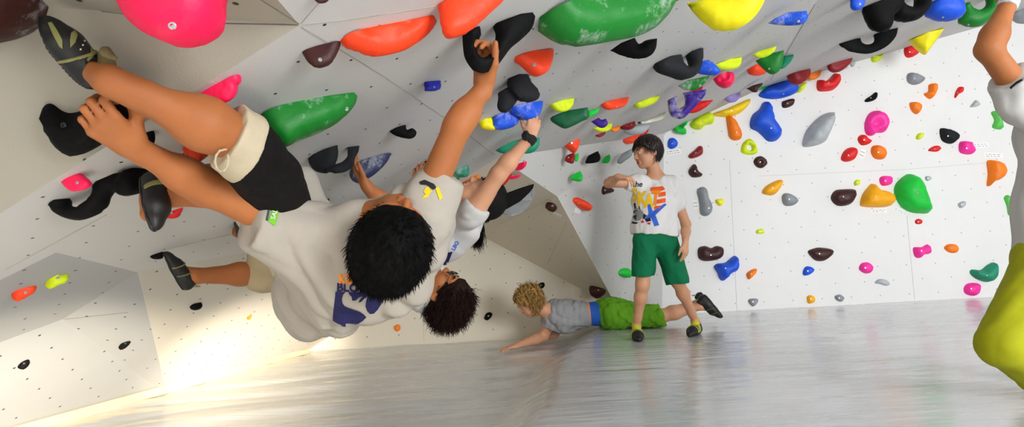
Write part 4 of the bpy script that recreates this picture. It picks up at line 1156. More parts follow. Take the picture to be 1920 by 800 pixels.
    B.disp = folds(5, .005, 34, (-.3, .3, .6), .2)
    B.cut(knR+(anR-knR)*.02, anR-knR, .003, (knR-V((.2, .2, .2)), knR+V((.08, .2, .08))))
    tr = cloth('trousers', B, CUFF, o, org, .0055)
    C_ = Fld(); C_.cap(lerp(hpL, knL, .30), lerp(hpL, knL, .95), .092, .068, k=.03); C_.cap(at(515, 330, 1.45), at(540, 400, 1.56), .062, .06, k=.04)
    C_.cap(lerp(hpL, knL, .9), lerp(knL, anL, .04), .066, .058, k=.03)
    C_.cut(at(462, 266, 1.30), anL-knL, .003); C_.disp = folds(8, .0018, 40, knL-hpL, .2); C_.cut(knL-(anL-knL).normalized()*.006, anL-knL, .004)
    kp = cloth('knee_panel', C_, BLACKC, tr, org, .005)
    U_ = Fld(); 
    ax = (anL-knL).normalized()
    U_.cap(lerp(hpL, knL, .95), knL+ax*.045, .077, .068, k=.02, side=ax.cross(V((0, 1, 0))), flat=1.08); U_.cut(knL+ax*.042, ax, .004); U_.cut(knL-ax*.016, -ax, .004)
    ww = folds(3, .0022, 40, V((1, 0, .8)), .3); U_.disp = ww
    cloth('cuff', U_, CUFF, tr, org, .0042)
    R_ = Fld(); pts = [at(x, y, 1.22) for x, y in ((424, 280), (412, 282), (405, 291), (403, 303), (406, 314), (412, 321), (420, 320), (426, 311), (428, 300), (427, 290))]
    for a, b in zip(pts, pts[1:]): R_.cap(a, b, .0026, k=.002)
    cloth('drawcord', R_, CUFF, tr, org, .0025)
    hair(hd, HM_, 1.0*s, HAIRB, o, org, n=6000, region=lambda q: q.z > -.03+(.075 if q.y > .055 else 0) - (.02 if q.y < 0 else 0), L=(.020, .036), flow=lambda q: V((q.x*3, q.y*3-.5, -.35)), thick=.026, gr=.6, r=.0017, lift=.22, jit=.32, noise_amp=.003,
         cuts=(((0, .03, -.02), (0, .35, -1)),))
    # shoes
    s1 = shoe(o, at(172, 166, 1.13), at(78, 38, 1.07), V((.78, -.5, .12)), .2, SHOEB, OLIVE, org, fat=1.25, strap=((.40, .04, .25),))
    shoe(o, at(262, 338, 1.42), at(281, 432, 1.35), V((.9, .2, .3)), .2, SHOEB, OLIVE, org, fat=1.2, strap=((.34, .08, .2),))
    for pl in ([(90, 43), (97, 42), (108, 58), (117, 75), (118, 92), (112, 88), (100, 66)], [(133, 62), (140, 57), (145, 66), (141, 80), (132, 90), (131, 75)], [(168, 84), (176, 80), (182, 88), (178, 102), (164, 116), (162, 112), (170, 98)]):
        decal(s1, s1, 'panel', OLIVE, [[pl]], 5)
    for (x, y) in ((151, 93), (155, 85), (158, 77), (160, 71)): decal(s1, s1, 'rivet', WHP, [[[(x-1.6, y-1.6), (x+1.6, y-1.6), (x+1.6, y+1.6), (x-1.6, y+1.6)]]], 5)
    # sock tongue at the upper shoe
    K_ = Fld(); K_.cap(at(196, 104, 1.10), at(206, 138, 1.10), .012, .015, k=.02); K_.cap(at(200, 98, 1.06), at(214, 108, 1.05), .010, .005, k=.02); K_.disp = folds(4, .004, 60, (1, 0, 0), .5)
    cloth('sock', K_, simple('olive_fabric', '6f6340', .85, .15, 80), o, org, .004)
    # prints
    dec = lambda n, m, polys, st=6: decal(sh, sh, n, m, polys, st)
    text_decal(sh, sh, 'print_lettering', ORP, 'KB', 635, 531, 25, 2, 4, 0, .85, bold=.03)
    text_decal(sh, sh, 'print_lettering', NAVYP, 'BLO', 631, 545, 21, 2, 4, 0, 1.05, bold=.04)
    body_ = [(629, 546), (720, 546), (722, 560), (700, 590), (672, 606), (650, 612), (640, 609), (624, 600)]
    dec('print_shield', NAVYP, [[[(629, 546), (640, 546.5), (648, 547), (643, 552), (641, 560), (642, 567), (646, 573), (652, 576), (664, 580), (675, 584), (682, 589), (687, 594), (680, 601), (672, 606), (661, 610), (650, 612), (642, 611), (640, 609), (632, 605), (624, 600), (625, 585), (626, 575), (628, 560)]],
                                [[(653, 547), (670, 547), (690, 546), (722, 546), (721, 556), (716, 568), (708, 580), (701, 587), (694, 588), (688, 582), (685, 574), (686, 565), (689, 555), (683, 559), (677, 565), (672, 567), (674, 562), (679, 555), (673, 557), (666, 563), (660, 563), (659, 556), (655, 552)]]])
    text_decal(sh, sh, 'sleeve_lettering', WHP, 'SALV', 514, 412, 12, -72, 3, 0, .95, bold=.02, off=.0028)
    dec('sleeve_green_patch', GRP, [[[(515, 381), (527, 382), (521, 404), (515, 424), (503, 414), (509, 396)]]], 3)
    dec('sleeve_dark_patch', DKP, [[[(507, 379), (512, 380), (505, 398), (502, 414), (498, 413), (502, 396)]]], 3)
    dec('sleeve_black_bar', BKP, [[[(786, 341), (796, 337), (814, 345), (818, 352), (812, 356), (800, 347), (788, 346)]]], 3)
    dec('sleeve_yellow_bar', YEP, [[[(816, 353), (822, 350), (830, 370), (824, 375)]]], 3)
    dec('sleeve_yellow_figure', YEP, [[[(798, 352), (804, 350), (806, 356), (812, 358), (806, 362), (802, 370), (790, 372), (798, 364), (794, 360)]]], 3)
    return o
P1 = climber_front()
# ===== 2: the climber behind, with glasses
def climber_glasses():
    org = at(700, 500, 2.4); s = .92
    hip = at(560, 450, 2.50); chest = at(735, 505, 2.38); neck = at(790, 545, 2.30)
    hd = at(832, 552, 2.28); M = frame((.88, -.12, -.42), (.35, -.05, 1))
    F = Fld(); head_prims(F, hd, M, s)
    F.cap(hd+M@V((0, -.02, -.06)), neck, .048, .05, k=.03); F.cap(neck, chest, .06, .09, k=.05); F.cap(chest, hip, .09, .09, k=.05)
    sA = at(762, 505, 2.36); eA = at(716, 378, 2.20); wA = at(688, 350, 2.12)
    F.cap(chest, sA, .05, k=.04); F.cap(sA, eA, .042, .034, k=.03); F.cap(eA, wA, .033, .022, k=.03)
    hand_prims(F, wA, V((-.55, -.05, .85)), V((.4, .1, .5)), V((0, -1, 0)), s=.85, curls=((.3, .5, .4),)*4, thumb=(.6, .2))
    sB = at(800, 515, 2.36); eB = at(806, 430, 2.44); wB = at(787, 352, 2.48)
    F.cap(chest, sB, .05, k=.04); F.cap(sB, eB, .042, .034, k=.03); F.cap(eB, wB, .033, .022, k=.03)
    hand_prims(F, wB, V((-.02, .1, 1)), V((.3, .9, 0)), V((1, 0, 0)), s=.85, curls=((.2, .5, .5),)*4, thumb=(.6, .2))
    kn = at(492, 512, 2.38); an = at(366, 517, 2.20)
    F.cap(hip, kn, .07, .05, k=.04); F.cap(kn, lerp(kn, an, .35), .043, .042, k=.03); F.cap(lerp(kn, an, .35), an, .042, .027, k=.03); F.cap(an, at(345, 508, 2.18), .027, .02, k=.02)
    kn2 = at(505, 395, 2.42); an2 = at(452, 412, 2.34)
    F.cap(hip, kn2, .065, .045, k=.04); F.cap(kn2, an2, .042, .027, k=.03); F.cap(an2, at(444, 436, 2.31), .025, .018, k=.02)
    o = person('person', F, org, SKIN, .0045, 'person in glasses with tousled brown hair hanging head down behind the front climber')
    head_bits(o, hd, M, s, org, HAIRR, LIPS)
    T = Fld(); T.cap(neck+(neck-chest)*.1, chest, .075, .115, k=.05); T.cap(chest, hip, .12, .115, k=.06); T.cap(sA, lerp(sA, eA, .35), .065, .055, k=.03); T.cap(sB, lerp(sB, eB, .3), .065, .055, k=.03)
    T.cap(at(735, 535, 2.36), at(745, 572, 2.36), .07, .035, k=.05); T.cap(at(795, 500, 2.33), at(800, 552, 2.30), .065, .05, k=.05)
    T.disp = folds(21, .008, 28, (-.4, 0, .6), .2)
    sh = cloth('t_shirt', T, TEEM, o, org, .006)
    decal(sh, sh, 'print_shield', NAVYP, [[[(741, 590), (752, 582), (764, 570), (776, 560), (776, 590), (744, 600)]]], 5)
    B = Fld(); B.cap(hip, lerp(hip, chest, .1), .11, k=.04); B.cap(lerp(hip, kn, .0), lerp(hip, kn, .95), .105, .072, k=.04); B.cap(hip, lerp(hip, kn2, .95), .10, .065, k=.04); B.cap(kn, at(500, 440, 2.42), .072, .075, k=.04); B.cap(at(500, 450, 2.42), at(490, 365, 2.42), .068, .045, k=.04)
    B.disp = folds(22, .006, 34, (1, 0, -.6), .25); B.cut(kn+V((-.045, 0, 0)), V((-1, 0, .1)), .003)
    cloth('shorts', B, BEIGE, o, org, .0055)
    shoe(o, at(343, 545, 2.19), at(305, 474, 2.12), V((.8, 0, .55)), .2, SHOEB, OLIVE, org, strap=((.40, .03, .3), (.62, .03, .3)))
    shoe(o, at(449, 464, 2.30), at(434, 400, 2.24), V((.75, .5, .1)), .2, SHOEB, OLIVE, org)
    hair(hd, M, s, HAIRR, o, org, n=2600, cuts=(((0, .035, .0), (0, .7, -1)), ((0, .0, -.05), (0, 0, -1))), region=lambda q: q.y < .06 and (q.z > .0 or q.y < -.02) and q.z > -.07, L=(.03, .062), flow=lambda q: V((q.x*6, -.9, .1)), thick=.010, gr=.35, r=.0022, lift=.45, jit=.3, curl=.004, grav=V((.3, 0, -1)))
    G = Fld()
    for q in (-1, 1):
        c_ = hd+M@V((q*.032*s, .098*s, .0)); R_ = .021*s
        pts = [c_+M@V((math.cos(a)*R_, 0, math.sin(a)*R_*.75)) for a in [i*math.pi/6 for i in range(13)]]
        for a, b in zip(pts, pts[1:]): G.cap(a, b, .0022, k=.001)
        G.cap(c_+M@V((q*.021*s, 0, .004)), hd+M@V((q*.080*s, .0, .006)), .002, k=.001)
    G.cap(hd+M@V((-.012*s, .1*s, .003)), hd+M@V((.012*s, .1*s, .003)), .002, k=.001)
    g = cloth('glasses', G, BKP, o, org, .0022)
    return o
P_2 = climber_glasses()

# ===== 3: the climber with the bracelet
def climber_bracelet():
    org = at(850, 430, 2.7); s = .90
    neck = at(878, 398, 2.66); chest = at(845, 425, 2.72); hip = at(705, 478, 2.95)
    hd = at(902, 369, 2.60); M = frame((.93, .1, .12), (-.15, -.35, 1))
    F = Fld(); head_prims(F, hd, M, s, open_mouth=.003)
    F.cap(hd+M@V((0, -.02, -.06)), neck, .045, .05, k=.03); F.cap(neck, chest, .055, .085, k=.05); F.cap(chest, hip, .085, .09, k=.05)
    sA = at(884, 402, 2.56); eA = at(935, 326, 2.50); wA = at(994, 256, 2.46)
    F.cap(chest, sA, .05, .045, k=.04); F.cap(sA, eA, .045, .036, k=.03); F.cap(eA, lerp(eA, wA, .3), .036, .034, k=.02); F.cap(lerp(eA, wA, .3), wA, .034, .022, k=.03)
    hand_prims(F, wA, V((.30, .05, .95)), V((-.3, 1, .2)), V((-1, -.2, 0)), s=.88, curls=((.25, 1.0, .8),)*4, thumb=(.5, .5), spread=.04)
    sB = at(850, 440, 2.85); eB = at(830, 380, 3.0); wB = at(822, 340, 3.0)
    F.cap(chest, sB, .05, k=.04); F.cap(sB, eB, .04, .033, k=.03); F.cap(eB, wB, .03, .022, k=.02)
    hand_prims(F, wB, V((0, .1, 1)), V((.3, .9, 0)), V((1, 0, 0)), s=.8, curls=((.3, .7, .5),)*4)
    for dy in (0, .12):
        kn = at(655, 470, 2.85+dy); an = at(600, 480, 3.05+dy)
        F.cap(hip, kn, .07, .05, k=.04); F.cap(kn, an, .045, .028, k=.03); F.cap(an, an+V((-.03, -.1, -.02)), .028, .018, k=.02)
    o = person('person', F, org, SKIN2, .005, 'person in black ball cap and black bracelet reaching up to the chalky blue hold')
    head_bits(o, hd, M, s, org, HAIRB, LIPS)
    T = Fld(); T.cap(neck+V((-.03, 0, -.02)), chest, .07, .11, k=.05); T.cap(chest, hip, .115, .11, k=.06); T.cap(chest, lerp(sA, eA, .10), .088, .056, k=.03); T.cap(sA, lerp(sA, eA, .1), .056, .053, k=.03); T.cap(at(875, 430, 2.64), at(845, 470, 2.68), .055, .035, k=.05)
    T.cap(at(848, 460, 2.66), at(832, 490, 2.70), .05, .02, k=.04); T.cap(sB, lerp(sB, eB, .35), .06, .05, k=.03)
    T.cut(at(895, 385, 2.55), (eA-sA), .003)
    T.disp = folds(31, .008, 28, (-.8, 0, -.5), .2)
    sh = cloth('t_shirt', T, TEEM, o, org, .006)
    decal(sh, sh, 'print_shield', NAVYP, [[[(822, 477), (849, 471), (842, 488), (833, 508)]]], 5)
    text_decal(sh, sh, 'print_lettering', BLP, 'LBO', 852, 470, 10, -60, 3, 0, 1, bold=.03)
    B = Fld(); B.cap(hip, lerp(hip, chest, .1), .105, k=.04)
    for dy in (0, .12): B.cap(hip, lerp(hip, at(655, 470, 2.85+dy), .9), .10, .07, k=.04)
    cloth('shorts', B, BLACKC, o, org, .007)
    for dy in (0, .12):
        an = at(600, 480, 3.05+dy); shoe(o, an+V((-.0, .03, -.06)), an+V((-.02, -.17, -.06)), V((0, .1, 1)), .2, SHOEB, OLIVE, org, h=.005)
    hair(hd, M, s, HAIRB, o, org, n=500, region=lambda q: q.y < -.0 and q.z > -.07 and q.z < .03, L=(.02, .035), flow=lambda q: V((q.x, -1, -.3)), thick=.005, gr=.2, r=.002, lift=.05, jit=.12)
    C_ = Fld(); C_.ell(hd+M@V((0, -.014, .032))*s, (.091*s, .110*s, .100*s), M, .01); C_.cut(hd+M@V((0, .02, .020)), M@V((0, .25, -1)), .006)
    cap_ = cloth('cap', C_, BLACKC, o, org, .004)
    def plate(name, P3, th, mat, par):
        n = (V(P3[2])-V(P3[0])).cross(V(P3[-2])-V(P3[0])).normalized(); k = len(P3)
        vs_ = [V(p)-org+n*th for p in P3]+[V(p)-org-n*th for p in P3]
        fs_ = [list(range(k)), list(range(k, 2*k))[::-1]]+[[i, i+k, (i+1) % k+k, (i+1) % k] for i in range(k)]
        return link(name, mesh(name, vs_, fs_, False), mat, par)
    plate('brim', [at(*p) for p in ((925, 374, 2.58), (945, 364, 2.58), (975, 353, 2.57), (1001, 345, 2.56), (999, 352, 2.57), (992, 361, 2.59), (975, 377, 2.61), (950, 391, 2.62), (925, 400, 2.60))], .003, BLACKC, cap_)
    plate('brim_underside', [at(*p) for p in ((1001, 347, 2.57), (1001, 362, 2.62), (998, 375, 2.65), (989, 390, 2.68), (977, 399, 2.70), (962, 404, 2.70), (945, 401, 2.69), (925, 396, 2.63), (950, 388, 2.63), (975, 374, 2.62), (992, 358, 2.60))], .002, simple('brim_grey', '8d8e90', .8, .08, 60), cap_)
    # ponytail falling from the back of the head
    r0 = at(893, 414, 2.74); rnd = random.Random(5)
    rs = [r0+V((rnd.gauss(0, .012), rnd.gauss(0, .012), rnd.gauss(0, .01))) for _ in range(320)]
    sv, sf = strands('x', rs, [V((0, 0, -1))]*320, [rnd.uniform(.09, .14) for _ in rs], None, None, .0028, .004, 7, V((0, 0, -1)), .2, org, .10, 6)
    P = Fld(); P.cap(hd+M@V((0, -.08, .03)), r0, .03, .02, k=.02).cap(r0, r0+V((0, 0, -.08)), .022, .014, k=.02)
    lo, hi = P.bounds(); v, q = mesh_field(P, lo, hi, .004)
    merge_meshes('ponytail', [(v-np.array(org), q), (sv, sf)], HAIRB, o)
    W = Fld(); ax = (wA-eA).normalized(); c = lerp(eA, wA, .97); b1 = ax.orthogonal().normalized(); b2 = ax.cross(b1)
    for k_ in range(3):
        cc = c+ax*(k_-1)*.010; pts = [cc+(b1*math.cos(a)+b2*math.sin(a))*(.026+.002*(k_ % 2))+ax*.004*math.sin(3*a) for a in [i*math.pi/8 for i in range(17)]]
        for a, b in zip(pts, pts[1:]): W.cap(a, b, .006, k=.002)
    W.disp = folds(9, .003, 160, (0, 0, 1), .8)
    cloth('bracelet', W, BKP, o, org, .003)
    return o
P_3 = climber_bracelet()

# ===== 4: the standing boy
def standing_boy():
    org = on_z(1245, 634, 0); s = .97; Y = 4.05
    hd = at(1213, 286, Y); M = frame((-.10, 0, 1), (-.96, -.30, -.16))
    neck = at(1229, 330, Y+.03); chest = at(1228, 372, Y+.03); waist = at(1228, 425, Y+.03); hipL = at(1210, 452, Y+.02); hipR = at(1247, 452, Y+.04)
    F = Fld(); head_prims(F, hd, M, s, open_mouth=.0015)
    F.cap(hd+M@V((0, -.025, -.055)), neck, .044, .046, k=.03)
    ux = V((1, -.15, 0))
    F.cap(neck+V((0, 0, -.03)), chest, .05, .085, k=.05, side=ux, flat=1.35); F.cap(chest, waist, .085, .08, k=.05, side=ux, flat=1.3); F.cap(waist, lerp(hipL, hipR, .5), .085, .09, k=.05, side=ux, flat=1.25)
    sR = at(1260, 347, Y+.03); eR = at(1286, 420, Y+.02); wR = at(1285, 456, Y-.08)
    F.cap(neck+V((.04, 0, -.045)), sR, .04, .04, k=.04); F.cap(sR, eR, .038, .032, k=.03); F.cap(eR, lerp(eR, wR, .4), .032, .031, k=.02); F.cap(lerp(eR, wR, .4), wR, .031, .020, k=.02)
    hand_prims(F, wR, V((-.08, -.05, -1)), V((-.6, .7, 0)), V((-.7, -.6, 0)), s=.86, curls=((.25, .3, .25), (.3, .4, .3), (.35, .45, .3), (.4, .5, .3)), thumb=(.35, .2))
    sL = at(1196, 342, Y); eL = at(1141, 343, Y-.03); wL = at(1161, 331, Y-.22)
    F.cap(neck+V((-.04, 0, -.045)), sL, .04, .04, k=.04); F.cap(sL, eL, .037, .031, k=.03); F.cap(eL, lerp(eL, wL, .3), .031, .031, k=.02); F.cap(lerp(eL, wL, .3), wL, .031, .020, k=.02)
    hand_prims(F, wL, V((.75, -.35, -.22)), V((.1, .25, -1)), V((.3, .9, 0)), s=.86, curls=((.5, .4, .3), (.6, .5, .3), (.7, .5, .3), (.75, .55, .3)), thumb=(.4, .3), spread=.25)
    toeL = on_z(1199, 641, 0); heelL = toeL+V((.02, .20, 0)); toeR = on_z(1292, 632, 0); heelR = toeR+V((.12, .155, 0))
    aL = heelL+V((-.002, -.045, .085)); aR = heelR+V((-.03, -.03, .085))
    kL = lerp(hipL, aL, .50)+V((.0, -.05, 0)); kR = lerp(hipR, aR, .48)+V((-.03, -.05, 0))
    for hp, kn, an in ((hipL, kL, aL), (hipR, kR, aR)):
        F.cap(hp, kn, .07, .045, k=.04); F.cap(kn, lerp(kn, an, .3), .042, .041, k=.03); F.cap(lerp(kn, an, .3), lerp(kn, an, .8), .041, .027, k=.03); F.cap(lerp(kn, an, .75), an, .027, .025, k=.02)
    F.cap(aL, lerp(toeL, heelL, .5)+V((0, 0, .035)), .028, .02, k=.02); F.cap(aR, lerp(toeR, heelR, .5)+V((0, 0, .035)), .028, .02, k=.02)
    F.cap(aL, heelL+V((0, -.03, .035)), .028, .02, k=.02); F.cap(aR, heelR+V((-.02, -.02, .035)), .028, .02, k=.02)
    o = person('person', F, org, SKIN2, .0045, 'boy with dark hair standing on the mat in printed white tee and green shorts')
    head_bits(o, hd, M, s, org, HAIRD, LIPS)
    T = Fld()
    T.cap(neck+V((0, .01, -.055)), chest, .07, .105, k=.04, side=ux, flat=1.4); T.cap(chest, waist, .105, .108, k=.05, side=ux, flat=1.33); T.cap(waist, waist+V((0, 0, -.09)), .108, .110, k=.04, side=ux, flat=1.40)
    T.cap(sR, lerp(sR, eR, .46), .058, .054, k=.03); T.cap(neck+V((.05, 0, -.05)), sR, .045, .055, k=.03); T.cap(neck+V((-.05, 0, -.05)), sL, .045, .055, k=.03); T.cap(sL, lerp(sL, eL, .45), .056, .052, k=.03)
    T.ell(neck+V((-.015, -.04, .012)), (.062, .07, .05), None, .01, -1)
    T.cut(waist+V((0, 0, -.055)), V((-.12, 0, -1)), .004)
    T.cut(lerp(sR, eR, .50), (eR-sR), .003, (sR-V((.0, .2, .3)), eR+V((.2, .2, .05))))
    T.cut(lerp(sL, eL, .40), (eL-sL), .003, (eL-V((.2, .2, .2)), sL+V((-.02, .2, .1))))
    T.disp = folds(41, .008, 26, (.3, 0, 1), .25)
    sh = cloth('t_shirt', T, TEEW, o, org, .0055)
    B = Fld(); B.cap(waist+V((0, 0, -.02)), lerp(hipL, hipR, .5), .098, .100, k=.05, side=ux, flat=1.25)
    B.cap(hipL, lerp(hipL, kL, .92), .088, .074, k=.02); B.cap(hipR, lerp(hipR, kR, .98), .090, .080, k=.02)
    B.cut(lerp(hipL, kL, .80), V((-.05, 0, -1)), .003, (kL-V((.2, .3, .25)), kL+V((.100, .3, .3)))); B.cut(lerp(hipR, kR, 1.05), V((.05, 0, -1)), .003, (kR-V((.085, .3, .2)), kR+V((.3, .3, .2))))
    B.disp = folds(42, .006, 26, (0, 0, 1), .3)
    cloth('shorts', B, SHORTG, o, org, .005)
    YS = simple('yellow_sock', 'c9c92a', .8, .1)
    for an, tt, hl in ((aL, toeL, heelL), (aR, toeR, heelR)):
        K_ = Fld(); K_.cap(an+V((0, 0, .012)), lerp(tt, hl, .60)+V((0, 0, .048)), .0325, .028, k=.02); cloth('sock', K_, YS, o, org, .004)
        shoe(o, hl, tt, V((0, 0, 1)), .2, SHOEB, LIMEY, org, h=.004, fat=1.28, strap=((.42, .12, .5), (.60, .05, .4)))
    hair(hd, M, s, HAIRD, o, org, n=2600, region=lambda q: q.z > .055 or (q.y < .0 and q.z > -.055) or (q.y < .045 and q.z > .015), L=(.035, .05), flow=lambda q: V((q.x*3, q.y*4+.1, -.9)), thick=.014, gr=.4, r=.0024, lift=.10, jit=.12, seed=8,
         cuts=(((0, .04, .03), (0, .8, -1)), ((0, 0, -.035), (0, .25, -1))))
    cmpx = lambda n, m, polys, st=4: decal(sh, sh, n, m, polys, st)
    text_decal(sh, sh, 'print_lettering', BKP, 'the', 1186, 350, 14, -2, 3, .2, 1, bold=.02)
    for ch, x, y, sz, m_, r_ in (('S', 1183, 377, 34, YEP, 5), ('K', 1195, 384, 34, YEP, 4), ('A', 1208, 388, 34, YEP, 3), ('T', 1220, 383, 36, ORP, 0)):
        text_decal(sh, sh, 'print_lettering', m_, ch, x, y, sz, -r_, 4, .15, .72, bold=.05)
    cmpx('print_lettering', REDP, [[[(1235, 361), (1248, 359), (1248, 367), (1234, 369)]], [[(1232, 374), (1248, 371), (1248, 379), (1231, 382)]], [[(1228, 386), (1240, 385), (1236, 391), (1226, 392)]], [[(1220, 351), (1243, 349), (1247, 355), (1240, 358), (1219, 358)]]])
    cmpx('print_cross', BLP, [[[(1214, 384), (1219, 382), (1224, 396), (1246, 381), (1250, 383), (1229, 403), (1236, 422), (1227, 424), (1221, 408), (1210, 410), (1216, 400)]]])
    cmpx('print_blot', GYP, [[[(1186, 392), (1192, 388), (1200, 391), (1206, 398), (1206, 406), (1200, 413), (1192, 414), (1186, 408)]]])
    cmpx('print_blot', BKP, [[[(1186, 396), (1192, 393), (1195, 397), (1190, 400), (1186, 401)]], [[(1187, 404), (1194, 403), (1192, 411), (1187, 410)]], [[(1188, 382), (1191, 379), (1193, 388), (1190, 391)]], [[(1197, 386), (1199, 386), (1201, 392), (1199, 392)]], [[(1207, 400), (1213, 404), (1209, 409), (1205, 411)]], [[(1182, 414), (1190, 416), (1198, 417), (1192, 420), (1183, 418)]]], 3)
    cmpx('print_blot', NAVYP, [[[(1208, 409), (1219, 407), (1221, 414), (1212, 416)]]], 3)
    cmpx('print_blot', simple('red_print', 'c8323c', .8), [[[(1202, 414), (1206, 412), (1208, 417), (1203, 418)]], [[(1214, 417), (1220, 417), (1219, 421), (1214, 420)]]], 3)
    return o
P_4 = standing_boy()

# ===== 5: the boy lying on the mat
def lying_boy():
    org = on_z(1130, 620, 0); s = .90
    hd = at(992, 566, 4.62); M = frame((-.42, .05, .9), (-.9, -.12, -.42))
    neck = at(1026, 582, 4.68); chest = at(1052, 590, 4.72); waist = at(1102, 588, 4.72); hip = at(1136, 587, 4.74)
    sh_ = at(1037, 590, 4.66); el = at(1019, 630, 4.73); wr = at(968, 648, 4.45)
    F = Fld(); head_prims(F, hd, M, s)
    F.cap(hd+M@V((0, -.02, -.06)), neck, .045, .05, k=.03); F.cap(neck, chest, .06, .09, k=.05); F.cap(chest, waist, .09, .08, k=.05); F.cap(waist, hip, .08, .09, k=.05)
    F.cap(chest, sh_, .06, .05, k=.04); F.cap(sh_, el, .050, .041, k=.03); F.cap(el, lerp(el, wr, .3), .041, .040, k=.02); F.cap(lerp(el, wr, .3), wr, .040, .024, k=.02)
    hand_prims(F, wr, V((-.9, -.4, -.12)), V((0, 0, -1)), V((-.2, 1, 0)), s=.88, curls=((.1, .2, .2),)*4, thumb=(.5, .1), spread=.2)
    s2 = at(1050, 592, 4.86); e2 = at(1040, 626, 4.90); w2 = at(1000, 634, 4.84)
    F.cap(chest, s2, .06, .05, k=.04); F.cap(s2, e2, .043, .036, k=.03); F.cap(e2, w2, .034, .022, k=.02)
    hand_prims(F, w2, V((-.95, -.25, -.05)), V((0, 0, -1)), V((0, -1, 0)), s=.88, curls=((.4, .7, .5),)*4, thumb=(.5, .2))
    legs = []
    for dy, (kx, ky, ax_, ay) in ((0, (1240, 592, 1312, 574)), (.17, (1236, 594, 1306, 569))):
        hp = hip+V((.02, -.04+dy*.7, 0)); kn = at(kx, ky, 4.66+dy); an = at(ax_, ay, 4.62+dy)
        F.cap(hp, kn, .08, .052, k=.04); F.cap(kn, lerp(kn, an, .35), .050, .052, k=.03); F.cap(lerp(kn, an, .35), an, .052, .028, k=.03); F.cap(an, an+V((.06, 0, -.02)), .028, .02, k=.02); legs.append((hp, kn, an))
    o = person('person', F, org, SKIN2, .0048, 'boy with curly blond hair lying on the mat in grey tee and lime green shorts')
    head_bits(o, hd, M, s, org, HAIRG, LIPS)
    T = Fld(); T.cap(neck+V((.05, .04, -.02)), chest+V((0,0,-.015)), .085, .132, k=.05); T.cap(chest+V((0,0,-.015)), waist+V((-.03, 0, 0)), .132, .10, k=.05); T.cap(sh_+V((.01, 0, 0)), lerp(sh_, el, .42), .075, .062, k=.03); T.cap(s2, lerp(s2, e2, .4), .07, .06, k=.03)
    T.cut(waist+V((-.005, 0, 0)), V((1, 0, .1)), .004); T.cut(lerp(sh_, el, .46), el-sh_, .003, (el-V((.15, .3, .1)), sh_+V((.12, .1, -.02))))
    T.disp = folds(51, .011, 34, (.25, 0, 1), .2)
    cloth('t_shirt', T, TEEG, o, org, .0055)
    W = Fld(); W.cap(waist+V((.02, 0, 0)), hip, .092, .106, k=.03); W.cut(waist+V((.005, 0, 0)), V((-1, 0, -.12)), .003)
    cloth('waistband', W, BLUEB, o, org, .006)
    B = Fld(); B.cap(hip+V((-.0, 0, .0)), hip+V((.07, 0, -.01)), .118, .118, k=.05)
    for hp, kn, an in legs: B.cap(hp+V((.03, 0, 0)), lerp(hp, kn, .98), .105, .076, k=.04)
    B.cut(hip+V((-.055, 0, 0)), V((-1, 0, -.12)), .004); B.cut(legs[0][1], V((1, 0, .2)), .004)
    B.disp = folds(52, .012, 36, (.3, 0, 1), .3)
    cloth('shorts', B, SHORTL, o, org, .005)
    shoe(o, at(1322, 550, 4.62), at(1356, 592, 4.60), V((-.8, 0, -.55)), .2, SHOEB, OLIVE, org, h=.004, fat=1.3, strap=((.5, .02, .3), (.7, .02, .3)))
    shoe(o, at(1314, 545, 4.80), at(1344, 588, 4.78), V((-.8, 0, -.55)), .2, SHOEB, OLIVE, org, h=.005)
    HB = simple('hair_blond_dark', '7a5a30', .5, .5, 30, spec=.4)
    hair(hd, M, s, HAIRG, o, org, n=1500, region=lambda q: q.y < .06 and (q.z > .03 or q.y < .02) and q.z > -.075, L=(.05, .08), flow=lambda q: V((q.x*2, .1, -.7)), thick=.022, gr=.5, r=.0042, lift=.35, jit=.4, curl=.010, curlf=1.6, noise_amp=.02, seed=12,
         cuts=(((0, .05, .02), (0, .9, -1)),))
    return o
P_5 = lying_boy()

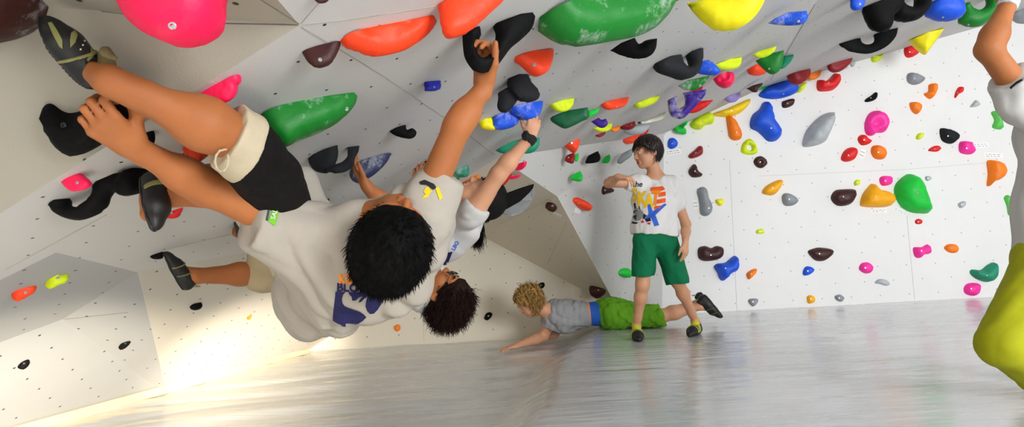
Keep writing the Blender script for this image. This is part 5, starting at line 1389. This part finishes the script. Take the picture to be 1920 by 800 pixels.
# ===== 6: the climber cut by the right edge
def edge_climber():
    org = at(1960, 420, 2.25); s = .98
    sh_ = at(1925, 190, 2.28); el = at(1853, 92, 2.20); wr = at(1890, 6, 2.22)
    neck = at(1985, 170, 2.35); chest = at(1990, 250, 2.34); waist = at(1982, 400, 2.32); hip = at(1975, 485, 2.32)
    hd = at(1995, 95, 2.36); M = frame((.1, 0, 1), (.5, .8, .3))
    F = Fld(); head_prims(F, hd, M, s)
    F.cap(hd+M@V((0, -.02, -.06)), neck, .05, .055, k=.03); F.cap(neck, chest, .07, .10, k=.05); F.cap(chest, waist, .10, .095, k=.05); F.cap(waist, hip, .095, .10, k=.05)
    F.cap(chest, sh_, .06, .055, k=.04); F.cap(sh_, el, .050, .040, k=.03); F.cap(el, lerp(el, wr, .3), .040, .043, k=.03); F.cap(lerp(el, wr, .3), wr, .043, .027, k=.03)
    hand_prims(F, wr, V((.15, .1, 1)), V((.2, 1, 0)), V((-1, 0, 0)), s=1.0, curls=((.4, .9, .6),)*4, thumb=(.5, .4))
    s2 = at(2055, 190, 2.4); e2 = at(2110, 90, 2.4); w2 = at(2080, 0, 2.4)
    F.cap(chest, s2, .06, .055, k=.04); F.cap(s2, e2, .05, .04, k=.03); F.cap(e2, w2, .04, .027, k=.03)
    hand_prims(F, w2, V((-.1, .1, 1)), V((-.2, 1, 0)), V((1, 0, 0)), s=1.0, curls=((.4, .9, .6),)*4, thumb=(.5, .4))
    kn = at(1876, 646, 2.12); an = at(2040, 770, 2.32); kn2 = at(1960, 680, 2.45); an2 = at(2090, 790, 2.6)
    for k_, a_ in ((kn, an), (kn2, an2)):
        F.cap(hip, k_, .085, .055, k=.04); F.cap(k_, lerp(k_, a_, .4), .052, .052, k=.03); F.cap(lerp(k_, a_, .4), a_, .052, .03, k=.03); F.cap(a_, a_+V((.03, -.1, -.03)), .03, .02, k=.02)
    o = person('person', F, org, SKIN, .006, 'person cut by the right frame edge, one arm raised, chartreuse trousers, knee bent')
    T = Fld(); T.cap(neck+V((0, 0, -.05)), chest, .10, .135, k=.05); T.cap(chest, waist, .130, .125, k=.06); T.cap(waist, at(1978, 470, 2.32), .128, .130, k=.06)
    sl = lerp(sh_, el, .38)
    T.cap(sh_, sl, .084, .078, k=.04); T.cap(chest, s2, .1, .07, k=.05); T.cap(s2, lerp(s2, e2, .35), .07, .06, k=.03); T.cap(at(1895, 200, 2.26), at(1935, 210, 2.28), .035, .06, k=.05)
    T.cut(at(1882, 152, 2.25), (el-sh_), .003, (sl-V((.2, .3, .2)), sl+V((.1, .3, .3)))); T.cut(at(1978, 468, 2.32), V((0, 0, -1)), .004)
    T.disp = folds(61, .007, 22, (.1, 0, 1), .2)
    sh = cloth('t_shirt', T, TEEM, o, org, .006)
    decal(sh, sh, 'sleeve_black_bar', BKP, [[[(1893, 164), (1906, 153), (1916, 148), (1918, 151), (1906, 158), (1896, 167)]]], 4)
    B = Fld(); B.cap(waist+V((0, 0, -.1)), hip, .11, .118, k=.05)
    for k_, a_ in ((kn, an), (kn2, an2)):
        B.cap(hip, k_, .115, .074, k=.035); B.cap(k_, lerp(k_, a_, .4), .070, .068, k=.02); B.cap(lerp(k_, a_, .4), a_, .068, .045, k=.03)
    B.disp = folds(62, .004, 26, (.5, 0, .8), .3)
    cloth('trousers', B, TROUS, o, org, .006)
    for a_ in (an, an2): shoe(o, a_+V((0, .04, -.08)), a_+V((.04, -.18, -.10)), V((0, 0, 1)), .22, SHOEB, OLIVE, org, h=.006)
    K_ = Fld(); ax = (wr-el).normalized(); K_.cap(wr-ax*.012, wr+ax*.028, .034, .034, k=.01); K_.cut(wr+ax*.030, ax, .003); K_.cut(wr-ax*.018, -ax, .003); K_.disp = folds(63, .002, 120, (1, 0, 0), .5)
    cloth('wrist_tape', K_, simple('white_tape', 'c9c8c8', .7, .1, 60), o, org, .003)
    hair(hd, M, s, HAIRD, o, org, n=500, region=lambda q: q.z > .02 or q.y < 0, L=(.03, .05), r=.004, gr=.3)
    return o
P_6 = edge_climber()
WORLD_S = 0.58; EXPO = 0.33
def LIGHTS():
    area('window_light_behind_right', (4.6, -2.8, 1.5), (4.0, 5.5, 1.0), 3.2, 2.0, 320, (.96, .98, 1))
    area('hall_light_behind', (-1.2, -3.2, 1.0), (-.8, 3, .7), 3.0, 1.6, 34, (1, .86, .68))
    spot('glow_spot_near', (-.6, .2, .04), (-2.2, 2.8, -.16), 950, 36, (1, .88, .68), 1, .04)  # this spot and the next are unseen, added for the wall-foot glow
    spot('glow_spot_far', (.2, .4, .04), (-1.95, 4.3, -.12), 1900, 22, (1, .89, .72), 1, .04)
# ------------------------------------------------------------------ light
w = bpy.data.worlds.new('daylight'); SC.world = w; w.use_nodes = True
bg = w.node_tree.nodes['Background']; bg.inputs[0].default_value = (.93, .97, 1, 1); bg.inputs[1].default_value = WORLD_S
def area(name, loc, target, sx, sy, power, col=(1, 1, 1)):
    l = bpy.data.lights.new(name, 'AREA'); l.shape = 'RECTANGLE'; l.size = sx; l.size_y = sy; l.energy = power; l.color = col
    o = bpy.data.objects.new(name, l); COL.objects.link(o); o.location = loc
    o.rotation_euler = (Vector(target)-Vector(loc)).to_track_quat('-Z', 'Y').to_euler(); return o
def spot(name, loc, target, power, ang, col, blend=.8, rad=.1):
    l = bpy.data.lights.new(name, 'SPOT'); l.energy = power; l.spot_size = math.radians(ang); l.spot_blend = blend; l.color = col; l.shadow_soft_size = rad
    o = bpy.data.objects.new(name, l); COL.objects.link(o); o.location = loc
    o.rotation_euler = (Vector(target)-Vector(loc)).to_track_quat('-Z', 'Y').to_euler(); return o
LIGHTS()
vs = SC.view_settings; vs.view_transform = 'Standard'; vs.look = 'None'; vs.gamma = 1; vs.use_curve_mapping = False
vs.exposure = EXPO
